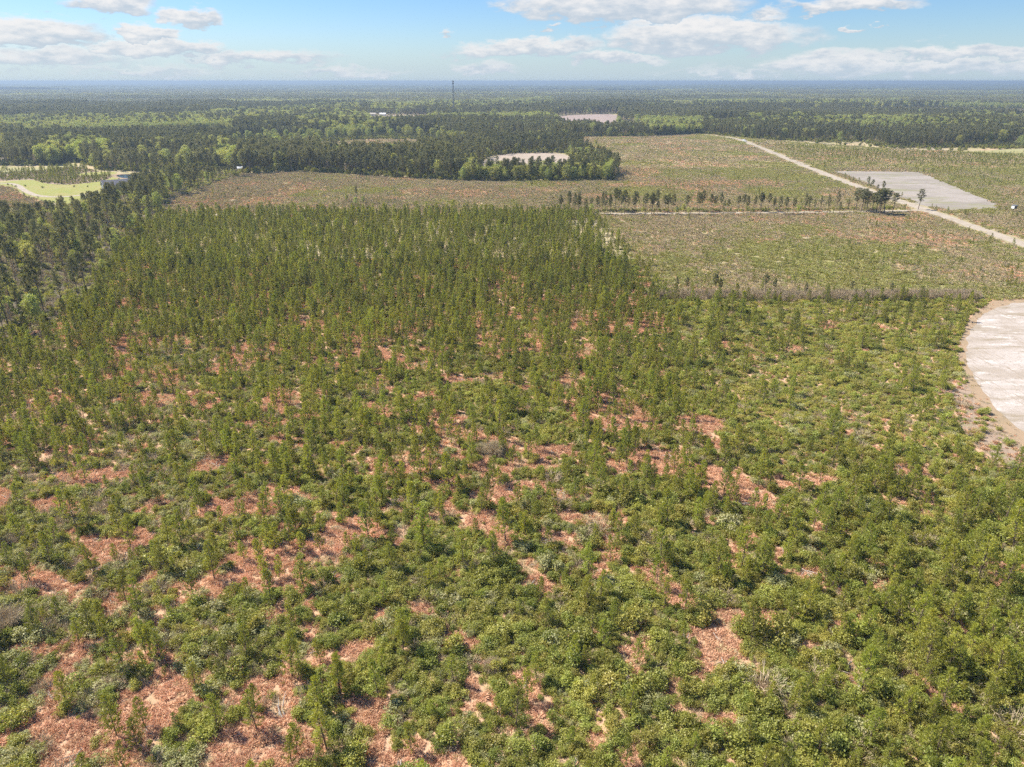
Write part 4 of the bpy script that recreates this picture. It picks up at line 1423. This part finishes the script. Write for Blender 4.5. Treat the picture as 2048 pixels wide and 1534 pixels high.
# understorey of that wood
ux, uy, r_ = grid_pts(160, 640, 2.3, 24, 0.80, 16)
u_, v_, _ = g2px(ux, uy)
ok = inpoly(u_, v_, P_WOODS) & (r_.random(len(ux)) < 0.75)
ux, uy = ux[ok], uy[ok]
q = r_.random(len(ux))
g1, g2 = q < 0.7, q >= 0.7
scatter('wood_understorey', 'green and pale shrubs under the trees of the left wood', 'undergrowth', [p[2] for p in SHRUB + PALE], ux[g1], uy[g1], r_.uniform(0.8, 1.8, g1.sum()), r_.uniform(0.2, 0.9, g1.sum()))
scatter('wood_twigs', 'grey bare brush under the trees of the left wood', 'undergrowth', TWIG, ux[g2], uy[g2], r_.uniform(1.0, 2.2, g2.sum()), r_.uniform(0.1, 0.9, g2.sum()))

for u, v, s, t, lb in ((40, 516, 0.62, 0.85, 'leftmost bright lime-green tree in the left wood'), (116, 512, 0.56, 0.8, 'small lime-green tree between the two larger ones in the left wood'),
                       (163, 518, 0.70, 0.95, 'roundest bright lime-green tree in the left wood')):
    big('leaf', u, v, s, lb, None, t)

# pines along the lane
r_ = np.random.default_rng(31)
for u in np.concatenate([np.arange(1118, 1300, 7.5), np.arange(1300, 1560, 9), np.arange(1560, 1700, 12)]):
    uu = u + r_.uniform(-5, 5)
    s = r_.uniform(0.42, 0.76) if u < 1420 else r_.uniform(0.35, 0.62)
    seg = 'behind the plantation corner' if u < 1235 else 'on the open stretch' if u < 1420 else 'near the pine clump'
    if r_.random() < 0.16:
        big('leaf', uu, 426 + r_.uniform(-3, 3), s * 0.6, 'small light green tree beside the lane, %s' % seg, 'small green trees along the lane, %s' % seg, 0.7)
    else:
        big('pine', uu, 426 + r_.choice([-3.0, 3.2]) + r_.uniform(-1, 1), s, 'slim dark pine beside the lane, %s' % seg, 'pines along the lane, %s' % seg, r_.uniform(0.2, 0.5))
lp = resample(np.array(G([(1190, 424), (1500, 423), (1800, 419)])), 0.7, False)
lq = r_.normal(0, 1.0, (len(lp), 2))
scatter('lane_brush', 'low shrubs and bare brush along the far side of the lane', 'brush', [p[2] for p in SHRUB] + [TWIG[0]], lp[:, 0] + lq[:, 0], lp[:, 1] + 2.0 + lq[:, 1], r_.uniform(0.6, 1.6, len(lp)), r_.uniform(0.0, 0.6, len(lp)))
# clump by the crossroads
for k, (u, v, s) in enumerate(((1712, 421, .66), (1722, 424, .70), (1733, 426, .62), (1743, 424, .60), (1751, 428, .72), (1760, 430, .82), (1768, 429, .78), (1757, 423, .72), (1785, 423, .56), (1729, 420, .6))):
    big('pine', u, v, s, 'dark pine in the tight clump beside the lane near the road junction', 'pines of the clump by the road junction', 0.2, wide=1.8)
big('pine', 1836, 419, 0.60, 'lone broad-crowned dark tree standing at the road junction', None, 0.05, name='lone_tree', wide=1.7)
for u, v, s, lb in ((1735, 374, .42, 'upper'), (1744, 378, .38, 'middle'), (1754, 383, .26, None), (1764, 386, .44, 'lower')):
    big('pine', u, v, s, ('%s small roadside pine on the edge of the grey field' % lb) if lb else 'lowest bushy pine on the edge of the grey field', 'small pines along the grey field', 0.3, wide=1.3)
# trees standing in the pale clearing
for kind, u, v, s, t, lb in (('pine', 714, 401, .50, .3, 'dark pine at the top of the tree clump in the pale clearing'), ('leaf', 712, 411, .40, .75, 'rounded light green tree of the clump in the pale clearing'),
                             ('leaf', 694, 404, .42, .25, 'darker left tree of the clump in the pale clearing'), ('leaf', 727, 407, .36, .15, 'dark right tree of the clump in the pale clearing'),
                             ('leaf', 775, 391, .18, .05, 'low dark bush standing alone in the pale clearing'), ('pine', 790, 391, .22, .2, 'tiny dark pine standing alone in the pale clearing'),
                             ('bare', 585, 413, .45, .4, 'grey leafless tree in the pale clearing near the plantation'), ('leaf', 1191, 294, .7, .55, 'slender green tree alone at the head of the wide clearing'),
                             ('pine', 1063, 380, .35, .3, 'small thin pine in front of the broadleaf belt')):
    big(kind, u, v, s, lb, None, t)
# scattered taller trees left standing along the hedgerow
r_ = np.random.default_rng(41)
for u, v, s in ((1352, 586, .34), (1372, 590, .38), (1428, 592, .44), (1440, 594, .36), (1530, 590, .42), (1548, 592, .34), (1610, 594, .30), (1700, 592, .30), (1780, 594, .28)):
    big('pine', u, v, s, 'thin ragged pine rising from the grey hedgerow', 'pines along the hedgerow', r_.uniform(.3, .7))

# yard brush, field edges and copses on the left farm
r_ = np.random.default_rng(51)
P_YB = [(-100, 352), (60, 343), (110, 338), (150, 334), (200, 343), (225, 352), (212, 361), (170, 367), (124, 370), (84, 366), (62, 358), (25, 361), (-100, 366)]
sheet('brush_ground', G(P_YB), 0.036, M['brush'], 2.0, 5.0, 1)
bx, by, rb = grid_pts(500, 800, 2.1, 25, 0.80, 10)
u_, v_, _ = g2px(bx, by)
bp = inpoly(u_, v_, [(-100, 352), (60, 343), (110, 338), (150, 334), (200, 343), (225, 352), (212, 361), (170, 367), (124, 370), (84, 366), (62, 358), (25, 361), (-100, 366)]) & ~inpoly(u_, v_, P_LAWN3)
bp &= rb.random(len(bx)) < 0.85
bx, by = bx[bp], by[bp]
q = rb.random(len(bx))
scatter('yard_brush', 'dark brush and young pines between the lawn and the hay meadow', 'brush', [p[2] for p in SHRUB + PINE] + [TWIG[0]], bx, by, rb.uniform(0.6, 1.4, len(bx)), rb.uniform(0, 0.4, len(bx)),
        np.where(q < 0.18, 6 + rb.integers(0, 6, len(bx)), np.where(q < 0.6, rb.integers(0, 6, len(bx)), 12)))
for k, (u, v) in enumerate(((16, 370), (24, 371), (31, 374), (50, 372), (52, 373), (86, 376), (148, 374), (176, 374), (76, 395), (84, 401), (48, 389), (57, 397), (63, 398))):
    x, y = px2g(u, v)
    plant('yard_bush', SHRUB[k % 6], x, y, r_.uniform(0.7, 1.2), r_.uniform(0, 6), r_.uniform(0, .3), 'small dark bush dotted on the bright lawn', 'bush', 'bushes dotted on the lawn', names=('stems', 'foliage'))

# leafless thicket in the scrub
tw = quad_mesh('bare_thicket_twigs', [(twig_parts(901, 1.6, 2.9, 420, 0.028, 9), 0)], [M['twig']])
tw2 = quad_mesh('bare_thicket_stems', [(twig_parts(902, 1.0, 2.2, 60, 0.06, 1), 0)], [M['greybark']])
for (u, v, s, lb) in ((992, 908, 1.0, 'large grey leafless thicket in the middle of the scrub'), (965, 905, 0.7, 'smaller grey leafless thicket left of the large one'), (8, 1262, 1.15, 'grey leafless thicket at the left edge of the scrub'),
                      (985, 1340, 0.55, 'low brown leafless bush in the lower foreground'), (1005, 870, .6, 'small twiggy thicket behind the large grey one')):
    x, y = px2g(u, v)
    e = empty('bare_thicket', (x, y, 0), u * 0.1, s)
    tag(e, lb, 'thicket')
    part('twigs', tw, e, 0.85)
    part('stems', tw2, e, 0.5)

# ------------------------------------------------------------------ buildings and other made things
M['siding'] = plain_mat('blue_grey_siding', (0.33, 0.36, 0.42), 0.6, 1.5, 0.1)
M['shingle'] = plain_mat('grey_shingles', (0.16, 0.155, 0.175), 0.85, 2.0, 0.2)
M['white'] = plain_mat('white_paint', (0.75, 0.75, 0.73), 0.5)
M['glass'] = plain_mat('window_glass', (0.03, 0.04, 0.05), 0.08)
M['steel'] = plain_mat('galvanised_steel', (0.22, 0.22, 0.235), 0.55, None, 0, 0.3)
M['mast'] = plain_mat('dull_mast_steel', (0.11, 0.11, 0.12), 0.7)
M['darkwood'] = plain_mat('weathered_wood', (0.13, 0.11, 0.09), 0.9, 3.0, 0.3)
M['tan'] = plain_mat('tan_metal_siding', (0.5, 0.44, 0.36), 0.6, 1.0, 0.1)
M['rubber'] = plain_mat('tyre_rubber', (0.03, 0.03, 0.03), 0.9)


def meshpart(name, quads, mat, parent):
    return part(name, quad_mesh(name, [(np.concatenate(quads) if isinstance(quads, list) else quads, 0)], [mat]), parent)


def gable_house(name, label, x, y, rz, L, Wd, hw, hr, wall, roofm, windows, doors, chimney=False):
    """ridge along local x; eaves overhang; window and door panels proud of the walls"""
    e = empty(name, (x, y, 0), rz)
    tag(e, label, 'building')
    l, d = L / 2, Wd / 2
    q = list(box_quads(-l, l, -d, d, 0, hw))
    walls = [np.array(q)]
    for sx in (-1, 1):
        walls.append(np.array([[(sx * l, -d, hw), (sx * l, d, hw), (sx * l, 0.001, hr), (sx * l, -0.001, hr)]], float))
    meshpart('wall', walls, wall, e)
    ov, th = 0.45, 0.18
    sl = (hr - hw) / d
    roof = []
    for sy in (-1, 1):
        a = np.array([(-l - ov, sy * (d + ov), hw - ov * sl), (l + ov, sy * (d + ov), hw - ov * sl), (l + ov, 0, hr + 0.02), (-l - ov, 0, hr + 0.02)], float)
        b = a + [0, 0, th]
        roof += [a[None], b[None]]
        for i in range(4):
            j = (i + 1) % 4
            roof.append(np.array([[a[i], a[j], b[j], b[i]]]))
    rf = meshpart('roof', roof, roofm, e)
    if chimney:
        meshpart('chimney', box_quads(1.5, 2.2, 0.6, 1.3, hr - 1.5, hr + 1.0), M['tan'], rf)
    fas = []
    for sx in (-1, 1):
        for sy in (-1, 1):
            o = sx * (l + ov + 0.03)
            a = np.array([(o, sy * (d + ov), hw - ov * sl - 0.05), (o, 0, hr - 0.03), (o, 0, hr + 0.2), (o, sy * (d + ov), hw - ov * sl + 0.18)], float)
            fas.append(a[None])
    meshpart('fascia', fas, M['white'], e)
    for (side, c, z, ww, hh) in windows:
        t = 0.06
        if side == 'gable':
            fr = box_quads(-l - t, -l - 0.01, c - ww / 2 - .1, c + ww / 2 + .1, z - .1, z + hh + .1)
            gl = box_quads(-l - t - .02, -l - t + .01, c - ww / 2, c + ww / 2, z, z + hh)
        else:
            fr = box_quads(c - ww / 2 - .1, c + ww / 2 + .1, -d - t, -d - 0.01, z - .1, z + hh + .1)
            gl = box_quads(c - ww / 2, c + ww / 2, -d - t - .02, -d - t + .01, z, z + hh)
        wn = meshpart('window', fr, M['white'], e)
        meshpart('pane', gl, M['glass'], wn)
    for (side, c, ww, hh) in doors:
        if side == 'gable':
            dr = box_quads(-l - 0.05, -l - 0.01, c - ww / 2, c + ww / 2, 0, hh)
        else:
            dr = box_quads(c - ww / 2, c + ww / 2, -d - 0.05, -d - 0.01, 0, hh)
        meshpart('door', dr, M['white'], e)
    return e


hx0, hy0 = px2g(207, 380.5)
ra = math.radians(40)
gable_house('farmhouse', 'blue-grey house with long grey gable roof beside the bright lawn', hx0 + 9.5 * math.cos(ra), hy0 + 9.5 * math.sin(ra), ra, 19.0, 9.0, 3.1, 6.4, M['siding'], M['shingle'],
            [('gable', -2.2, 1.0, 1.1, 1.4), ('gable', 2.2, 1.0, 1.1, 1.4), ('gable', 0, 3.9, 0.9, 0.9), ('front', -6, 1.0, 1.2, 1.4), ('front', -2.5, 1.0, 1.2, 1.4), ('front', 3, 1.0, 1.2, 1.4), ('front', 6.5, 1.0, 1.2, 1.4)],
            [('front', 0.4, 1.1, 2.1), ('gable', 0.0, 1.1, 2.1)], True)
for u, v, nm, lb, L, Wd, wallm, roofm, rz in ((745, 231.5, 'barn', 'tan barn at the left end of the farm clearing', 14, 9, 'tan', 'tan', 0.15), (766, 231.5, 'farm_shed', 'white-roofed shed with dark openings beside the tan barn', 13, 7, 'tan', 'white', -0.1),
                                              (1026, 231.5, 'distant_house', 'small white house among trees right of the mast', 15, 9, 'white', 'white', 0.3),
                                              (481, 342, 'white_shed', 'small white shed at the forest edge above the pale clearing', 4.2, 3.0, 'white', 'white', 0.4)):
    x, y = px2g(u, v)
    gable_house(nm, lb, x, y, rz, L, Wd, 3.6 if L > 10 else 2.5, 6.0 if L > 10 else 3.6, M[wallm], M[roofm], [('front', -L / 4, 0.9, 1.6, 1.6)], [('front', L / 5, 3.0 if L > 10 else 1.2, 2.8 if L > 10 else 2.0)])

# lattice mast
mx_, my_ = px2g(908, 234)
mast = empty('radio_mast', (mx_, my_, 0))
tag(mast, 'tall thin lattice mast with antenna tiers rising above the forest to the horizon', 'mast')
MH = 70.5
legs = [np.array([math.cos(a), math.sin(a), 0]) for a in (0.5, 2.594, 4.689)]
for lg in legs:
    meshpart('leg', tube([lg * 2.6, lg * 1.5 + [0, 0, MH * .5], lg * 0.55 + [0, 0, MH]], [0.26, 0.2, 0.14], 5), M['mast'], mast)
br = []
zs = np.linspace(0, MH, 24)
for i in range(23):
    f0, f1 = (2.6 - 2.05 * zs[i] / MH), (2.6 - 2.05 * zs[i + 1] / MH)
    for k in range(3):
        a, b = legs[k], legs[(k + 1) % 3]
        br.append(tube([a * f0 + [0, 0, zs[i]], b * f1 + [0, 0, zs[i + 1]]], [0.12, 0.12], 3))
        br.append(tube([b * f0 + [0, 0, zs[i]], a * f1 + [0, 0, zs[i + 1]]], [0.12, 0.12], 3))
        br.append(tube([a * f1 + [0, 0, zs[i + 1]], b * f1 + [0, 0, zs[i + 1]]], [0.12, 0.12], 3))
meshpart('bracing', br, M['mast'], mast)
for zt in (MH - 0.8, MH - 4.6):
    ring = []
    for k in range(3):
        a, b = legs[k] * 2.0, legs[(k + 1) % 3] * 2.0
        ring.append(tube([a + [0, 0, zt], b + [0, 0, zt]], [0.1, 0.1], 4))
        ring.append(tube([legs[k] * .5 + [0, 0, zt], a + [0, 0, zt]], [0.09, 0.09], 4))
    pf = meshpart('antenna_platform', ring, M['steel'], mast)
    for k in range(3):
        for s in (0.15, 0.5, 0.85):
            p = legs[k] * 2.05 * (1 - s) + legs[(k + 1) % 3] * 2.05 * s
            meshpart('antenna', box_quads(p[0] - .18, p[0] + .18, p[1] - .18, p[1] + .18, zt - 1.1, zt + 1.2), M['steel'], pf)

# hunting blind on stilts, right of the grey field
bx_, by_ = px2g(2026, 424)
bl = empty('hunting_blind', (bx_, by_, 0), 0.35)
tag(bl, 'small dark box blind on stilts with one white side near the grey field', 'blind')
for a in (-0.8, 0.8):
    for b in (-0.8, 0.8):
        meshpart('leg', tube([(a * 1.25, b * 1.25, 0), (a, b, 2.0)], [0.07, 0.06], 5), M['darkwood'], bl)
meshpart('cabin', box_quads(-1.1, 1.1, -1.0, 1.0, 2.0, 3.8), M['darkwood'], bl)
meshpart('side_panel', box_quads(-1.16, -1.105, -0.95, 0.95, 2.05, 3.75), M['white'], bl)
meshpart('roof', box_quads(-1.35, 1.35, -1.25, 1.25, 3.81, 3.92), M['steel'], bl)
meshpart('window', box_quads(-0.5, 0.5, -1.03, -1.005, 2.9, 3.4), M['glass'], bl)

# white truck on the road bend
tx_, ty_ = px2g(1489, 283.5)
tk = empty('truck', (tx_, ty_, 0.1), math.radians(-52))
tag(tk, 'tiny white truck on the dirt road bend below the pine forest', 'truck')
meshpart('body', [box_quads(-2.7, 0.4, -1.0, 1.0, 0.7, 2.7), box_quads(-2.7, 2.7, -0.9, 0.9, 0.45, 0.72)], M['white'], tk)
cab = np.array([[(0.45, -0.95), (2.65, -0.95)]])
cq = [box_quads(0.45, 2.7, -0.95, 0.95, 0.73, 1.35), np.array([[(0.45, -.9, 1.35), (2.0, -.9, 1.35), (1.6, -.85, 2.1), (0.45, -.85, 2.1)], [(0.45, .9, 1.35), (2.0, .9, 1.35), (1.6, .85, 2.1), (0.45, .85, 2.1)],
                                                               [(2.0, -.9, 1.35), (2.0, .9, 1.35), (1.6, .85, 2.1), (1.6, -.85, 2.1)], [(0.45, -.85, 2.1), (0.45, .85, 2.1), (1.6, .85, 2.1), (1.6, -.85, 2.1)]], float)]
cb = meshpart('cab', cq, M['white'], tk)
meshpart('windscreen', np.array([[(2.0, -.8, 1.4), (2.0, .8, 1.4), (1.68, .76, 2.02), (1.68, -.76, 2.02)]]) + [0.03, 0, 0.02], M['glass'], cb)
for a in (-1.7, 1.75):
    for b in (-0.85, 0.85):
        meshpart('wheel', tube([(a, b - .12, .42), (a, b + .12, .42)], [.42, .42], 12), M['rubber'], tk)

# ------------------------------------------------------------------ haze
hz_me = bpy.data.meshes.new('haze')
z0, z1 = -1.0, 73.5
bb = 43000.0
v8 = [(-bb, -1000, z0), (bb, -1000, z0), (bb, bb, z0), (-bb, bb, z0), (-bb, -1000, z1), (bb, -1000, z1), (bb, bb, z1), (-bb, bb, z1)]
hz_me.from_pydata(v8, [], [(0, 3, 2, 1), (4, 5, 6, 7), (0, 1, 5, 4), (1, 2, 6, 5), (2, 3, 7, 6), (3, 0, 4, 7)])
mh, w = new_mat('haze_air')
o_ = w.n('ShaderNodeOutputMaterial')
pv = w.n('ShaderNodeVolumePrincipled')
pv.inputs['Color'].default_value = (0.40, 0.52, 0.66, 1)
pv.inputs['Density'].default_value = 0.00017
pv.inputs['Anisotropy'].default_value = 0.2
w.link(pv.outputs[0], o_.inputs['Volume'])
hz_me.materials.append(mh)
hz = bpy.data.objects.new('haze', hz_me)
hz['kind'] = 'stuff'
COL.objects.link(hz)

# ------------------------------------------------------------------ tell like things apart: count them off from the left
ORD = ['leftmost', 'second', 'third', 'fourth', 'fifth', 'sixth', 'seventh', 'eighth', 'ninth', 'tenth', 'eleventh', 'twelfth', 'thirteenth', 'fourteenth', 'fifteenth', 'sixteenth', 'seventeenth',
       'eighteenth', 'nineteenth', 'twentieth']
bucket = {}
for o in COL.objects:
    if o.parent is None and 'label' in o and o.get('kind') is None:
        bucket.setdefault(o['label'], []).append(o)
for lab, obs in bucket.items():
    if len(obs) < 2:
        continue
    obs.sort(key=lambda o: float(g2px(o.location.x, o.location.y)[0]))
    n = len(obs)
    for i, o in enumerate(obs):
        if i == 0:
            t = 'leftmost'
        elif i == n - 1:
            t = 'rightmost'
        elif i <= (n - 1) / 2 or n - 1 - i >= 20:
            t = (ORD[i] if i < 20 else 'one of many') + ' from left'
        else:
            t = ORD[n - 1 - i] + ' from right'
        o['label'] = lab + ', ' + t
